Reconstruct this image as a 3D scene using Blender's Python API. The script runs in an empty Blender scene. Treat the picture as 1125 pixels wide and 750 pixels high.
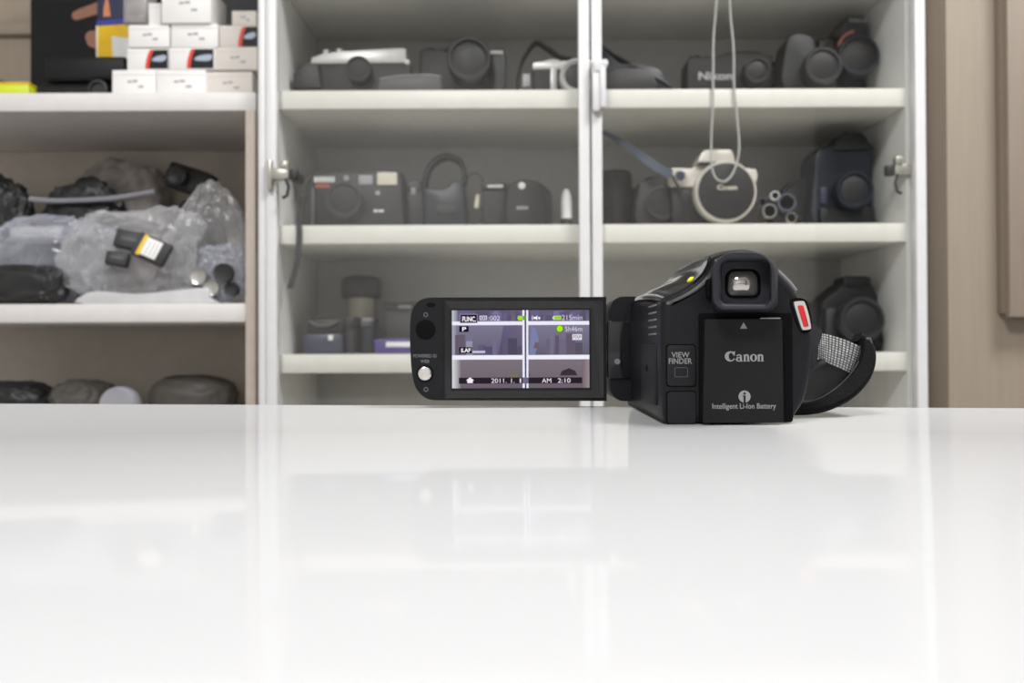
import bpy, bmesh, math, random
from mathutils import Vector, Matrix, noise
C = bpy.context.scene.collection
R = math.radians
F = 920.0                      # focal length in pixels of the 1125 px wide frame
TAB = 0.75                     # table top height
H = TAB + 0.0285               # camera height
# ------------------------------------------------------------------ camera
PIT = math.atan(8.0 / F); ROL = 0.0040
fw = Vector((0, math.cos(PIT), math.sin(PIT)))
up0 = Vector((0, -math.sin(PIT), math.cos(PIT))); ri0 = Vector((1, 0, 0))
ri = ri0 * math.cos(ROL) - up0 * math.sin(ROL)
up = up0 * math.cos(ROL) + ri0 * math.sin(ROL)
CAM = Vector((0, 0, H))
def P(px, py, Y):
    d = fw * F + ri * (px - 562.5) + up * (375.0 - py)
    return CAM + d * (Y / d.y)
cd = bpy.data.cameras.new('camera'); cam = bpy.data.objects.new('camera', cd); C.objects.link(cam)
cam.matrix_world = Matrix(((ri.x, up.x, -fw.x, CAM.x), (ri.y, up.y, -fw.y, CAM.y), (ri.z, up.z, -fw.z, CAM.z), (0, 0, 0, 1)))
cd.sensor_width = 36; cd.lens = 36 * F / 1125; cd.clip_start = 0.01; cd.clip_end = 50
cd.dof.use_dof = True; cd.dof.focus_distance = 0.335; cd.dof.aperture_fstop = 15
sc = bpy.context.scene
sc.camera = cam
sc.view_settings.view_transform = 'Standard'; sc.view_settings.look = 'None'
sc.view_settings.exposure = 0; sc.view_settings.gamma = 1; sc.view_settings.use_curve_mapping = False
try:
    sc.cycles.use_denoising = True; sc.cycles.max_bounces = 10; sc.cycles.diffuse_bounces = 5; sc.cycles.transparent_max_bounces = 24
except Exception: pass
# ------------------------------------------------------------------ materials
def lin(c):
    return tuple((v / 255 / 12.92 if v / 255 <= 0.04045 else ((v / 255 + 0.055) / 1.055) ** 2.4) for v in c)
def mat(name, col, rough=0.5, metal=0.0, spec=0.5, var=0.06, scale=40, bump=0.0, bscale=400, stretch=None, coat=0.0):
    m = bpy.data.materials.new(name); m.use_nodes = True
    nt = m.node_tree; b = nt.nodes['Principled BSDF']
    tc = nt.nodes.new('ShaderNodeTexCoord'); mp = nt.nodes.new('ShaderNodeMapping')
    nt.links.new(tc.outputs['Object'], mp.inputs['Vector'])
    if stretch: mp.inputs['Scale'].default_value = stretch
    n = nt.nodes.new('ShaderNodeTexNoise'); n.inputs['Scale'].default_value = scale; n.inputs['Detail'].default_value = 3
    nt.links.new(mp.outputs['Vector'], n.inputs['Vector'])
    r = nt.nodes.new('ShaderNodeValToRGB')
    r.color_ramp.elements[0].color = (*[max(0, c * (1 - var)) for c in col], 1)
    r.color_ramp.elements[1].color = (*[min(1, c * (1 + var)) for c in col], 1)
    r.color_ramp.elements[0].position = 0.3; r.color_ramp.elements[1].position = 0.7
    nt.links.new(n.outputs['Fac'], r.inputs['Fac']); nt.links.new(r.outputs['Color'], b.inputs['Base Color'])
    b.inputs['Roughness'].default_value = rough; b.inputs['Metallic'].default_value = metal
    b.inputs['Specular IOR Level'].default_value = spec
    b.inputs['Coat Weight'].default_value = coat
    if bump:
        n2 = nt.nodes.new('ShaderNodeTexNoise'); n2.inputs['Scale'].default_value = bscale; n2.inputs['Detail'].default_value = 2
        nt.links.new(mp.outputs['Vector'], n2.inputs['Vector'])
        bp = nt.nodes.new('ShaderNodeBump'); bp.inputs['Strength'].default_value = bump; bp.inputs['Distance'].default_value = 0.0005
        nt.links.new(n2.outputs['Fac'], bp.inputs['Height']); nt.links.new(bp.outputs['Normal'], b.inputs['Normal'])
    return m
def emit(name, col, s):
    m = bpy.data.materials.new(name); m.use_nodes = True; nt = m.node_tree; nt.nodes.clear()
    o = nt.nodes.new('ShaderNodeOutputMaterial'); e = nt.nodes.new('ShaderNodeEmission')
    e.inputs['Color'].default_value = (*col, 1); e.inputs['Strength'].default_value = s
    nt.links.new(e.outputs[0], o.inputs[0]); return m
def screen_mat():
    m = bpy.data.materials.new('lit_screen'); m.use_nodes = True; nt = m.node_tree; nt.nodes.clear()
    o = nt.nodes.new('ShaderNodeOutputMaterial'); e = nt.nodes.new('ShaderNodeEmission')
    a = nt.nodes.new('ShaderNodeAttribute'); a.attribute_name = 'Col'
    nt.links.new(a.outputs['Color'], e.inputs['Color']); e.inputs['Strength'].default_value = 1.0
    nt.links.new(e.outputs[0], o.inputs[0]); return m
def glass_mat():
    m = bpy.data.materials.new('door_glass'); m.use_nodes = True; nt = m.node_tree; nt.nodes.clear()
    o = nt.nodes.new('ShaderNodeOutputMaterial'); t = nt.nodes.new('ShaderNodeBsdfTransparent'); g = nt.nodes.new('ShaderNodeBsdfGlossy')
    t.inputs['Color'].default_value = (0.99, 0.992, 0.985, 1); g.inputs['Roughness'].default_value = 0.0; g.inputs['Color'].default_value = (1, 1, 1, 1)
    fr = nt.nodes.new('ShaderNodeFresnel')
    ge = nt.nodes.new('ShaderNodeNewGeometry'); io = nt.nodes.new('ShaderNodeMath'); io.operation = 'MULTIPLY_ADD'     # the same index from either side of the pane
    io.inputs[1].default_value = 1 / 1.5 - 1.5; io.inputs[2].default_value = 1.5
    nt.links.new(ge.outputs['Backfacing'], io.inputs[0]); nt.links.new(io.outputs[0], fr.inputs['IOR'])
    mx = nt.nodes.new('ShaderNodeMixShader')
    mu = nt.nodes.new('ShaderNodeMath'); mu.operation = 'MULTIPLY'; mu.inputs[1].default_value = 1.6; mu.use_clamp = True
    nt.links.new(fr.outputs[0], mu.inputs[0]); nt.links.new(mu.outputs[0], mx.inputs[0]); nt.links.new(t.outputs[0], mx.inputs[1]); nt.links.new(g.outputs[0], mx.inputs[2])
    nt.links.new(mx.outputs[0], o.inputs[0]); return m
def plastic_mat(name, col, alpha, rough=0.16):
    m = mat(name, col, rough, spec=0.9, var=0.15, scale=25, bump=0.8, bscale=28, stretch=(1.0, 1.0, 2.2))
    [n for n in m.node_tree.nodes if n.type == 'BUMP'][0].inputs['Distance'].default_value = 0.004
    nt = m.node_tree; lw = nt.nodes.new('ShaderNodeLayerWeight'); lw.inputs['Blend'].default_value = 0.45
    mr = nt.nodes.new('ShaderNodeMapRange'); mr.inputs['To Min'].default_value = alpha * .55; mr.inputs['To Max'].default_value = min(1, alpha * 2.2)
    nt.links.new(lw.outputs['Facing'], mr.inputs['Value']); nt.links.new(mr.outputs['Result'], nt.nodes['Principled BSDF'].inputs['Alpha'])
    return m
def table_mat():
    m = mat('glossy_white_table', (0.515, 0.515, 0.52), 0.9, spec=0.0, var=0.01, scale=6); nt = m.node_tree
    b = nt.nodes['Principled BSDF']; o = [n for n in nt.nodes if n.type == 'OUTPUT_MATERIAL'][0]
    g = nt.nodes.new('ShaderNodeBsdfGlossy'); g.inputs['Roughness'].default_value = 0.05
    fr = nt.nodes.new('ShaderNodeFresnel'); fr.inputs['IOR'].default_value = 1.45
    mu = nt.nodes.new('ShaderNodeMath'); mu.operation = 'MULTIPLY'; mu.inputs[1].default_value = 0.42
    mx = nt.nodes.new('ShaderNodeMixShader')
    nt.links.new(fr.outputs[0], mu.inputs[0]); nt.links.new(mu.outputs[0], mx.inputs[0]); nt.links.new(b.outputs[0], mx.inputs[1]); nt.links.new(g.outputs[0], mx.inputs[2]); nt.links.new(mx.outputs[0], o.inputs[0])
    return m
def web_mat():
    m = bpy.data.materials.new('grey_woven_webbing'); m.use_nodes = True; nt = m.node_tree; b = nt.nodes['Principled BSDF']
    tc = nt.nodes.new('ShaderNodeTexCoord'); mp = nt.nodes.new('ShaderNodeMapping'); mp.inputs['Scale'].default_value = (22, 12, 1)
    nt.links.new(tc.outputs['UV'], mp.inputs['Vector'])
    ck = nt.nodes.new('ShaderNodeTexBrick'); ck.inputs['Scale'].default_value = 1.0; ck.offset = 0.0
    ck.inputs['Brick Width'].default_value = 1.0; ck.inputs['Row Height'].default_value = 1.0; ck.inputs['Mortar Size'].default_value = 0.24; ck.inputs['Mortar Smooth'].default_value = 0.6
    ck.inputs['Color1'].default_value = (0.30, 0.30, 0.30, 1); ck.inputs['Color2'].default_value = (0.52, 0.52, 0.52, 1); ck.inputs['Mortar'].default_value = (0.05, 0.05, 0.05, 1)
    nt.links.new(mp.outputs[0], ck.inputs['Vector']); nt.links.new(ck.outputs['Color'], b.inputs['Base Color'])
    bp = nt.nodes.new('ShaderNodeBump'); bp.inputs['Strength'].default_value = 0.8; bp.inputs['Distance'].default_value = 0.0006; bp.invert = True
    nt.links.new(ck.outputs['Fac'], bp.inputs['Height']); nt.links.new(bp.outputs[0], b.inputs['Normal'])
    b.inputs['Roughness'].default_value = 0.45
    return m
M = {}
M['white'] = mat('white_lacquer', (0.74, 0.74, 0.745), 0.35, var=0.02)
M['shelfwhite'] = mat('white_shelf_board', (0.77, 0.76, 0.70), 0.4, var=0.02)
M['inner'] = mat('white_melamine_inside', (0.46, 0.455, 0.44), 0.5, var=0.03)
M['sidewhite'] = mat('white_side_board', (0.74, 0.74, 0.72), 0.45, var=0.02)
M['beigelam'] = mat('beige_laminate', (0.56, 0.485, 0.415), 0.5, var=0.04)
M['shelfleft'] = mat('warm_white_laminate', (0.73, 0.705, 0.685), 0.45, var=0.03)
M['innerleft'] = mat('taupe_laminate_inside', (0.54, 0.49, 0.435), 0.55, var=0.04)
M['wallbeige'] = mat('beige_vinyl_wall', (0.35, 0.29, 0.228), 0.6, var=0.04, scale=14, stretch=(14, 14, 0.6), bump=0.1, bscale=60)
M['cupbeige'] = mat('beige_cupboard', (0.31, 0.255, 0.205), 0.5, var=0.03, scale=12, stretch=(12, 12, 0.6))
M['roomwall'] = mat('grey_beige_paint', (0.62, 0.61, 0.59), 0.7, var=0.03)
M['ceil'] = mat('white_ceiling_paint', (0.80, 0.80, 0.78), 0.8, var=0.02)
M['floor'] = mat('grey_vinyl_floor', (0.30, 0.28, 0.26), 0.5, var=0.1, scale=8)
M['darkdoor'] = mat('dark_door_paint', (0.03, 0.035, 0.05), 0.6)
M['table'] = table_mat()
M['steel'] = mat('brushed_steel', (0.6, 0.6, 0.58), 0.3, metal=1.0)
M['nickel'] = mat('nickel_hinge', (0.42, 0.41, 0.36), 0.32, metal=0.5)
M['cbody'] = mat('charcoal_camcorder_plastic', (0.0075, 0.0075, 0.0095), 0.38, spec=0.22, var=0.1, bump=0.12, bscale=1500)
M['cgloss'] = mat('gloss_black_plastic', (0.008, 0.008, 0.010), 0.09, spec=0.5)
M['cdark'] = mat('matt_black_recess', (0.003, 0.003, 0.0035), 0.7, spec=0.08)
M['cbatt'] = mat('dark_grey_battery', (0.010, 0.0095, 0.0105), 0.45, spec=0.18, var=0.08, bump=0.15, bscale=1800)
M['ccover'] = mat('dark_grey_cover', (0.013, 0.013, 0.015), 0.5, spec=0.18, var=0.08, bump=0.1, bscale=1500)
M['rubber'] = mat('grey_black_rubber', (0.020, 0.020, 0.027), 0.48, spec=0.3, var=0.08)
M['silver'] = mat('silver_bezel', (0.72, 0.70, 0.66), 0.28, metal=0.7)
M['chrome'] = mat('spun_chrome', (0.75, 0.73, 0.70), 0.25, metal=1.0)
M['red'] = mat('red_button', (0.55, 0.012, 0.02), 0.3)
M['yellow'] = mat('yellow_sticker', (0.85, 0.80, 0.02), 0.4)
M['ink'] = mat('grey_print', (0.24, 0.24, 0.24), 0.5)
M['inkdim'] = mat('dim_grey_print', (0.16, 0.16, 0.17), 0.5)
M['inkfaint'] = mat('faint_print', (0.05, 0.05, 0.055), 0.5)
M['pad'] = mat('black_padded_fabric', (0.008, 0.008, 0.009), 0.85, spec=0.2, bump=0.8, bscale=900)
M['lining'] = mat('dark_lining', (0.004, 0.004, 0.005), 0.6, spec=0.2)
M['eyeglass'] = mat('eyepiece_glass', (0.55, 0.52, 0.50), 0.08, metal=0.85, bump=0.9, bscale=90)
M['web'] = web_mat(); M['screen'] = screen_mat(); M['glass'] = glass_mat()
M['blk'] = mat('black_leatherette', (0.010, 0.010, 0.011), 0.55, bump=0.3, bscale=500)
M['blk2'] = mat('dark_grey_plastic', (0.020, 0.020, 0.022), 0.5)
M['blk3'] = mat('blue_black_plastic', (0.009, 0.012, 0.022), 0.4)
M['grey'] = mat('grey_plastic', (0.075, 0.075, 0.077), 0.5)
M['lgrey'] = mat('light_grey_plastic', (0.38, 0.38, 0.39), 0.45)
M['lens'] = mat('lens_glass', (0.010, 0.011, 0.016), 0.06, spec=0.9)
M['silvercam'] = mat('satin_silver_plate', (0.56, 0.555, 0.54), 0.35, metal=0.25)
M['champ'] = mat('champagne_silver_plate', (0.70, 0.66, 0.60), 0.35, metal=0.2)
M['cream'] = mat('cream_plastic', (0.72, 0.68, 0.55), 0.4)
M['wprint'] = mat('white_print', (0.75, 0.75, 0.75), 0.5)
M['orange'] = mat('orange_print', (0.45, 0.10, 0.04), 0.5)
M['redprint'] = mat('red_print', (0.72, 0.05, 0.02), 0.45)
M['salmon'] = mat('salmon_piping', (0.55, 0.20, 0.14), 0.5)
M['blue'] = mat('royal_blue_card', (0.05, 0.065, 0.36), 0.45)
M['navy'] = mat('navy_card', (0.035, 0.04, 0.09), 0.45)
M['yel'] = mat('yellow_card', (0.80, 0.50, 0.02), 0.45)
M['limecard'] = mat('yellow_green_plastic', (0.62, 0.70, 0.03), 0.4)
M['carton'] = mat('white_carton', (0.89, 0.875, 0.86), 0.55, var=0.02)
M['cartonw'] = mat('warm_white_carton', (0.74, 0.69, 0.64), 0.55, var=0.03)
M['kraft'] = mat('beige_carton', (0.56, 0.51, 0.44), 0.6, var=0.03)
M['blackcard'] = mat('matt_black_card', (0.008, 0.008, 0.009), 0.5, spec=0.3)
M['skin'] = mat('skin_tone_print', (0.36, 0.17, 0.115), 0.6)
M['flame'] = mat('orange_flame_print', (0.62, 0.25, 0.12), 0.6)
M['printblue'] = mat('pale_blue_print', (0.40, 0.47, 0.58), 0.5)
M['brown'] = mat('dark_brown_cloth', (0.06, 0.04, 0.035), 0.8)
M['purple'] = mat('purple_box', (0.075, 0.045, 0.20), 0.45)
M['bluebody'] = mat('slate_blue_plastic', (0.040, 0.045, 0.075), 0.4)
M['cord'] = mat('pale_cord', (0.45, 0.45, 0.44), 0.7)
M['strapgrey'] = mat('dark_grey_strap', (0.022, 0.022, 0.025), 0.7)
M['strapblue'] = mat('blue_grey_strap', (0.06, 0.075, 0.11), 0.6)
M['clear'] = plastic_mat('clear_plastic_film', (0.62, 0.62, 0.64), 0.38)
M['clear2'] = plastic_mat('cloudy_plastic_film', (0.55, 0.55, 0.56), 0.46, 0.2)
M['clearblue'] = plastic_mat('bluish_plastic_film', (0.52, 0.54, 0.62), 0.45)
M['bubble'] = mat('grey_bubble_wrap', (0.34, 0.31, 0.29), 0.45, var=0.3, scale=60, bump=0.8, bscale=120)
M['blackbag'] = mat('black_nylon_bag', (0.016, 0.016, 0.017), 0.45, bump=0.5, bscale=80)
M['greybag'] = mat('dark_grey_bag', (0.085, 0.078, 0.07), 0.55, bump=0.5, bscale=60)
M['seal'] = mat('white_plastic_seal', (0.60, 0.595, 0.61), 0.35)
M['lilac'] = mat('lilac_grey_tape', (0.34, 0.34, 0.38), 0.4)
M['lampglow'] = emit('lamp_diffuser', (1.0, 0.98, 0.95), 4.0)

# ------------------------------------------------------------------ mesh helpers
class B:
    """collects shapes into one mesh"""
    def __init__(s): s.bm = bmesh.new(); s.mi = 0; s.mats = []
    def use(s, m):
        if m not in s.mats: s.mats.append(m)
        s.mi = s.mats.index(m); return s
    def _merge(s, t, mx=None):
        if mx is not None: t.transform(mx)
        vm = {}
        for v in t.verts: vm[v] = s.bm.verts.new(v.co)
        for f in t.faces:
            try: nf = s.bm.faces.new([vm[v] for v in f.verts])
            except ValueError: continue
            nf.material_index = s.mi; nf.smooth = len(f.verts) <= 4
        t.free()
    def box(s, x0, x1, y0, y1, z0, z1, bev=0.0, seg=2, mx=None):
        t = bmesh.new(); bmesh.ops.create_cube(t, size=1)
        x0, x1 = min(x0, x1), max(x0, x1); y0, y1 = min(y0, y1), max(y0, y1); z0, z1 = min(z0, z1), max(z0, z1)
        for v in t.verts: v.co = Vector((x0 + (v.co.x + .5) * (x1 - x0), y0 + (v.co.y + .5) * (y1 - y0), z0 + (v.co.z + .5) * (z1 - z0)))
        if bev > 0:
            bev = min(bev, 0.49 * min(x1 - x0, y1 - y0, z1 - z0))
            bmesh.ops.bevel(t, geom=t.edges[:], offset=bev, segments=seg, affect='EDGES', profile=0.5)
        s._merge(t, mx); return s
    def prism(s, pts, y0, y1, bev=0.0, seg=2, mx=None):
        """polygon given in (x, z), extruded along y"""
        t = bmesh.new(); n = len(pts)
        a = [t.verts.new((p[0], y0, p[1])) for p in pts]; b = [t.verts.new((p[0], y1, p[1])) for p in pts]
        t.faces.new(a); t.faces.new(b[::-1])
        for i in range(n): t.faces.new((a[i], b[i], b[(i + 1) % n], a[(i + 1) % n]))
        bmesh.ops.recalc_face_normals(t, faces=t.faces[:])
        if bev > 0:
            ed = [e for e in t.edges if abs(e.verts[0].co.y - e.verts[1].co.y) < 1e-9 and abs(e.verts[0].co.y - y0) < 1e-9]
            bmesh.ops.bevel(t, geom=ed, offset=bev, segments=seg, affect='EDGES', profile=0.5)
        s._merge(t, mx); return s
    def loft(s, secs, cap0=True, cap1=True, mx=None):
        t = bmesh.new(); rings = [[t.verts.new(p) for p in sec] for sec in secs]; n = len(rings[0])
        for a, b in zip(rings, rings[1:]):
            for i in range(n): t.faces.new((a[i], a[(i + 1) % n], b[(i + 1) % n], b[i]))
        if cap0: t.faces.new(rings[0][::-1])
        if cap1: t.faces.new(rings[-1])
        bmesh.ops.recalc_face_normals(t, faces=t.faces[:])
        s._merge(t, mx); return s
    def lathe(s, prof, c=(0, 0, 0), axis='Y', n=40, sx=1.0, sz=1.0, mx=None):
        """profile of (radius, distance along the axis)"""
        secs = []
        for r, d in prof:
            ring = []
            for i in range(n):
                a = 2 * math.pi * i / n; u, w = r * math.cos(a) * sx, r * math.sin(a) * sz
                p = (u, d, w) if axis == 'Y' else (u, w, d) if axis == 'Z' else (d, u, w)
                ring.append((p[0] + c[0], p[1] + c[1], p[2] + c[2]))
            secs.append(ring)
        return s.loft(secs, mx=mx)
    def tube(s, pts, r, n=8, closed=False):
        pts = [Vector(p) for p in pts]; secs = []; m = len(pts)
        up_ = Vector((0, 1, 0.01)).normalized()
        for i, p in enumerate(pts):
            d = (pts[min(i + 1, m - 1)] - pts[max(i - 1, 0)]).normalized()
            u = d.cross(up_)
            if u.length < 1e-4: u = d.cross(Vector((1, 0, 0)))
            u.normalize(); w = d.cross(u).normalized()
            secs.append([p + (u * math.cos(2 * math.pi * k / n) + w * math.sin(2 * math.pi * k / n)) * r for k in range(n)])
        return s.loft(secs)
    def ribbon(s, pts, y0, y1, th):
        """path in (x, z), thickness th, running y0..y1 in depth (y0, y1 may be lists)"""
        n = len(pts); a = []; pts = [Vector((p[0], p[1])) for p in pts]; secs = []
        for i, p in enumerate(pts):
            d = (pts[min(i + 1, n - 1)] - pts[max(i - 1, 0)]).normalized(); nn = Vector((-d.y, d.x)) * th * .5
            ya = y0[i] if isinstance(y0, (list, tuple)) else y0; yb = y1[i] if isinstance(y1, (list, tuple)) else y1
            q0, q1 = p + nn, p - nn; e = min(th * .3, (yb - ya) * .3)
            secs.append([(q0.x, ya + e, q0.y), (p.x + nn.x * .5, ya, p.y + nn.y * .5), (p.x - nn.x * .5, ya, p.y - nn.y * .5), (q1.x, ya + e, q1.y), (q1.x, yb, q1.y), (q0.x, yb, q0.y)])
        return s.loft(secs)
    def poly(s, pts):
        vs = [s.bm.verts.new(p) for p in pts]
        try:
            f = s.bm.faces.new(vs); f.material_index = s.mi
        except ValueError: pass
        return s
    def add(s, me, mx):
        t = bmesh.new(); t.from_mesh(me); s._merge(t, mx); return s
    def done(s, name, m=None, parent=None, loc=(0, 0, 0), ang=35, rot=None):
        me = bpy.data.meshes.new(name); s.bm.normal_update(); s.bm.to_mesh(me); s.bm.free()
        for x in (s.mats or [m]): me.materials.append(x)
        me.set_sharp_from_angle(angle=R(ang))
        o = bpy.data.objects.new(name, me); C.objects.link(o); o.location = loc
        if rot: o.rotation_euler = rot
        if parent: o.parent = parent
        return o
def smooth(pts, k=4, closed=True):
    out = []; n = len(pts)
    rng = range(n) if closed else range(n - 1)
    for i in rng:
        p = [Vector(pts[(i + j) % n] if closed else pts[max(0, min(n - 1, i + j))]) for j in (-1, 0, 1, 2)]
        for q in range(k):
            t = q / k
            out.append(tuple(0.5 * ((2 * p[1]) + (p[2] - p[0]) * t + (2 * p[0] - 5 * p[1] + 4 * p[2] - p[3]) * t * t + (3 * p[1] - p[0] - 3 * p[2] + p[3]) * t ** 3)))
    if not closed: out.append(tuple(pts[-1]))
    return out
def rrect(x0, x1, z0, z1, r, n=6, rt=None):
    """rounded rectangle outline, (x, z); rt = radius of the top corners"""
    rt = rt or r; o = []
    for cx, cz, a0, rr in ((x1 - r, z0 + r, -90, r), (x1 - rt, z1 - rt, 0, rt), (x0 + rt, z1 - rt, 90, rt), (x0 + r, z0 + r, 180, r)):
        for i in range(n + 1):
            a = R(a0 + 90 * i / n); o.append((cx + rr * math.cos(a), cz + rr * math.sin(a)))
    return o
def tag(o, label, cat, group=None, kind=None):
    if label: o['label'] = label
    if cat: o['category'] = cat
    if group: o['group'] = group
    if kind: o['kind'] = kind
    return o
def struct(o): o['kind'] = 'structure'; return o
def empty(name, loc, rot=None):
    o = bpy.data.objects.new(name, None); C.objects.link(o); o.location = loc; o.empty_display_size = 0.02
    if rot: o.rotation_euler = rot
    return o
_tc = {}
def text_mesh(txt, bold=0.0):
    if (txt, bold) in _tc: return _tc[(txt, bold)]
    cu = bpy.data.curves.new('lettering', 'FONT'); cu.body = txt; cu.size = 1; cu.offset = bold; cu.resolution_u = 3
    o = bpy.data.objects.new('lettering', cu); C.objects.link(o)
    dg = bpy.context.evaluated_depsgraph_get(); me = bpy.data.meshes.new_from_object(o.evaluated_get(dg))
    bpy.data.objects.remove(o); bpy.data.curves.remove(cu)
    xs = [v.co.x for v in me.vertices]; ys = [v.co.y for v in me.vertices]
    _tc[(txt, bold)] = (me, min(xs), max(xs), min(ys), max(ys)); return _tc[(txt, bold)]
def put_text(b, txt, x0, x1, z0, z1, y, bold=0.0, slant=0.0):
    """lettering facing -y, fitted into x0..x1, z0..z1"""
    me, a0, a1, c0, c1 = text_mesh(txt, bold)
    sx = (x1 - x0) / (a1 - a0); sz = (z1 - z0) / (c1 - c0)
    mx = Matrix(((sx, 0, 0, x0 - a0 * sx), (0, 0, 0, y), (0, sz, 0, z0 - c0 * sz), (0, 0, 0, 1)))
    b.add(me, mx)
# ------------------------------------------------------------------ the setting
def boxobj(name, x0, x1, y0, y1, z0, z1, m, bev=0.0, parent=None):
    return B().box(x0, x1, y0, y1, z0, z1, bev).done(name, m, parent)
RX0, RX1, RY0, RY1, RZ = -2.3, 2.5, -2.3, 1.47, 2.5
struct(boxobj('floor', RX0, RX1, RY0, RY1, -0.05, 0, M['floor']))
struct(boxobj('ceiling', RX0, RX1, RY0, RY1, RZ, RZ + 0.05, M['ceil']))
struct(boxobj('wall_front', RX0, RX1, RY1, RY1 + 0.05, 0, RZ, M['wallbeige']))
struct(boxobj('wall_back', RX0, RX1, RY0 - 0.05, RY0, 0, RZ, M['roomwall']))
struct(boxobj('wall_left', RX0 - 0.05, RX0, RY0, RY1, 0, RZ, M['roomwall']))
struct(boxobj('wall_right', RX1, RX1 + 0.05, RY0, RY1, 0, RZ, M['roomwall']))
COLX = P(1042, 383, 1.15).x
struct(boxobj('wall_front_pier', COLX, RX1, 1.15, RY1, 0, RZ, M['wallbeige'], 0.002))
# dark door in the wall behind the camera (it shows as a reflection in the right glass door)
d1 = struct(B().box(1.66, 2.06, RY0, RY0 + 0.03, 0, 2.1).done('door_1', M['darkdoor']))
fr = B()
fr.box(2.06, 2.11, RY0, RY0 + 0.05, 0, 2.15); fr.box(1.61, 1.66, RY0, RY0 + 0.05, 0, 2.15); fr.box(1.61, 2.11, RY0, RY0 + 0.05, 2.1, 2.15)
struct(fr.done('door_frame', M['roomwall'], d1))
# ------------------------------------------------------------------ lamps
for i, (lx, ly, e, lab) in enumerate(((0.95, 0.18, 38, 'square white ceiling panel lamp between the table and the cabinets'), (-0.60, -1.05, 54, 'square white ceiling panel lamp behind the table'))):
    t = empty('ceiling_lamp', (lx, ly, RZ - 0.03)); tag(t, lab, 'lamp', 'ceiling panel lamps')
    fb = B()
    for a, b_, c_, d_ in ((-.31, .31, -.31, -.29), (-.31, .31, .29, .31), (-.31, -.29, -.29, .29), (.29, .31, -.29, .29)): fb.box(a, b_, c_, d_, -0.005, 0.03)
    fb.done('frame', M['white'], t)
    B().box(-.29, .29, -.29, .29, 0.0, 0.02).done('diffuser', M['lampglow'], t)
    L = bpy.data.lights.new('ceiling_lamp_light', 'AREA'); L.shape = 'SQUARE'; L.size = 0.56; L.energy = e; L.color = (0.985, 0.99, 1.0)
    lo = bpy.data.objects.new('ceiling_lamp_light', L); C.objects.link(lo); lo.location = (lx, ly, RZ - 0.04)
# ------------------------------------------------------------------ the white table
YAW = -R(7.1)
tb = empty('white_table', (0.0, 0.0, 0.0), (0, 0, YAW)); tag(tb, 'glossy white table top carrying the camcorder in front of the cabinets', 'table')
ye = 0.4195 * math.cos(YAW)
B().box(-0.75, 0.85, -0.40, ye, TAB - 0.028, TAB, 0.0015, 3).done('table_top', M['table'], tb)
for lx in (-0.70, 0.80):
    for ly in (-0.35, ye - 0.06): B().box(lx - .02, lx + .02, ly - .02, ly + .02, 0, TAB - 0.028, 0.003).done('leg', M['steel'], tb)
B().box(-0.70, 0.80, ye - 0.07, ye - 0.05, TAB - 0.08, TAB - 0.0285, 0.002).done('rail', M['steel'], tb)
# ------------------------------------------------------------------ shelf levels
D = 1.17; KD = D / F; TH = 20.5 * KD
def lev(px, py): return P(px, py, D).z
zA = lev(640, 98.2); zB = lev(640, 246.3); zC = lev(640, 388); zD = lev(640, 532); zT = lev(640, -44)
zM = lev(140, 333.5); zN = zM - 0.185
BACK = 1.405
# ------------------------------------------------------------------ display cabinet with glass doors
XL0, XL1 = P(284, 383, 1.15).x, P(305.5, 383, D).x
XR0, XR1 = P(997, 383, D).x, P(1019.5, 383, 1.15).x
CT = 1.72
cab = empty('display_cabinet', ((XL0 + XR1) / 2, D, 0)); tag(cab, 'white display cabinet with two framed glass doors, cameras on its shelves', 'cabinet')
ox, oy = cab.location.x, cab.location.y
def cpart(name, x0, x1, y0, y1, z0, z1, m, bev=0.001, parent=cab): return B().box(x0 - ox, x1 - ox, y0 - oy, y1 - oy, z0, z1, bev).done(name, m, parent)
cpart('side_panel', XL0, XL1, D, BACK + .01, 0, CT, M['sidewhite'])
cpart('side_panel', XR0, XR1, D, BACK + .01, 0, CT, M['sidewhite'])
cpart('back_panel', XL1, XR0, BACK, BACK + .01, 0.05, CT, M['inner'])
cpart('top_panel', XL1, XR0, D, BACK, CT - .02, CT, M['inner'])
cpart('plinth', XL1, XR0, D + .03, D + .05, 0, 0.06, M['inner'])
cpart('filler_strip', XL0, P(292, 383, 1.15).x - 0.0006, 1.15, D - .0005, 0.06, CT, M['white'])
MIDX = P(650, 383, D).x
for z in (zT, zA, zB, zC, zD, zD - .19, zD - .38): cpart('shelf', XL1, XR0, D, BACK, z - TH, z, M['shelfwhite'])
def door(x0, x1, sl, sr, label):
    z0, z1 = 0.06, CT
    fb = B()
    fb.box(x0 - ox, x0 + sl - ox, 1.15 - oy, D - .004 - oy, z0, z1, .0012); fb.box(x1 - sr - ox, x1 - ox, 1.15 - oy, D - .004 - oy, z0, z1, .0012)
    fb.box(x0 + sl - ox, x1 - sr - ox, 1.15 - oy, D - .004 - oy, z1 - .03, z1, .001); fb.box(x0 + sl - ox, x1 - sr - ox, 1.15 - oy, D - .004 - oy, z0, z0 + .03, .001)
    d = fb.done('glass_door', M['white'], cab); d['label'] = label
    # one pane seen through: a single sheet
    g = B(); g.poly([(x0 + sl - .003 - ox, 1.159 - oy, z0 + .02), (x1 - sr + .003 - ox, 1.159 - oy, z0 + .02), (x1 - sr + .003 - ox, 1.159 - oy, z1 - .02), (x0 + sl - .003 - ox, 1.159 - oy, z1 - .02)])
    g.done('glass_pane', M['glass'], d); return d
X = lambda px: P(px, 383, 1.15).x
dl = door(X(292), X(649), X(303.7) - X(292), X(649) - X(637.2), 'left white framed glass door')
dr = door(X(651.4), X(1019.5), X(662.7) - X(651.4), X(1019.5) - X(1008), 'right white framed glass door')
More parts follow.
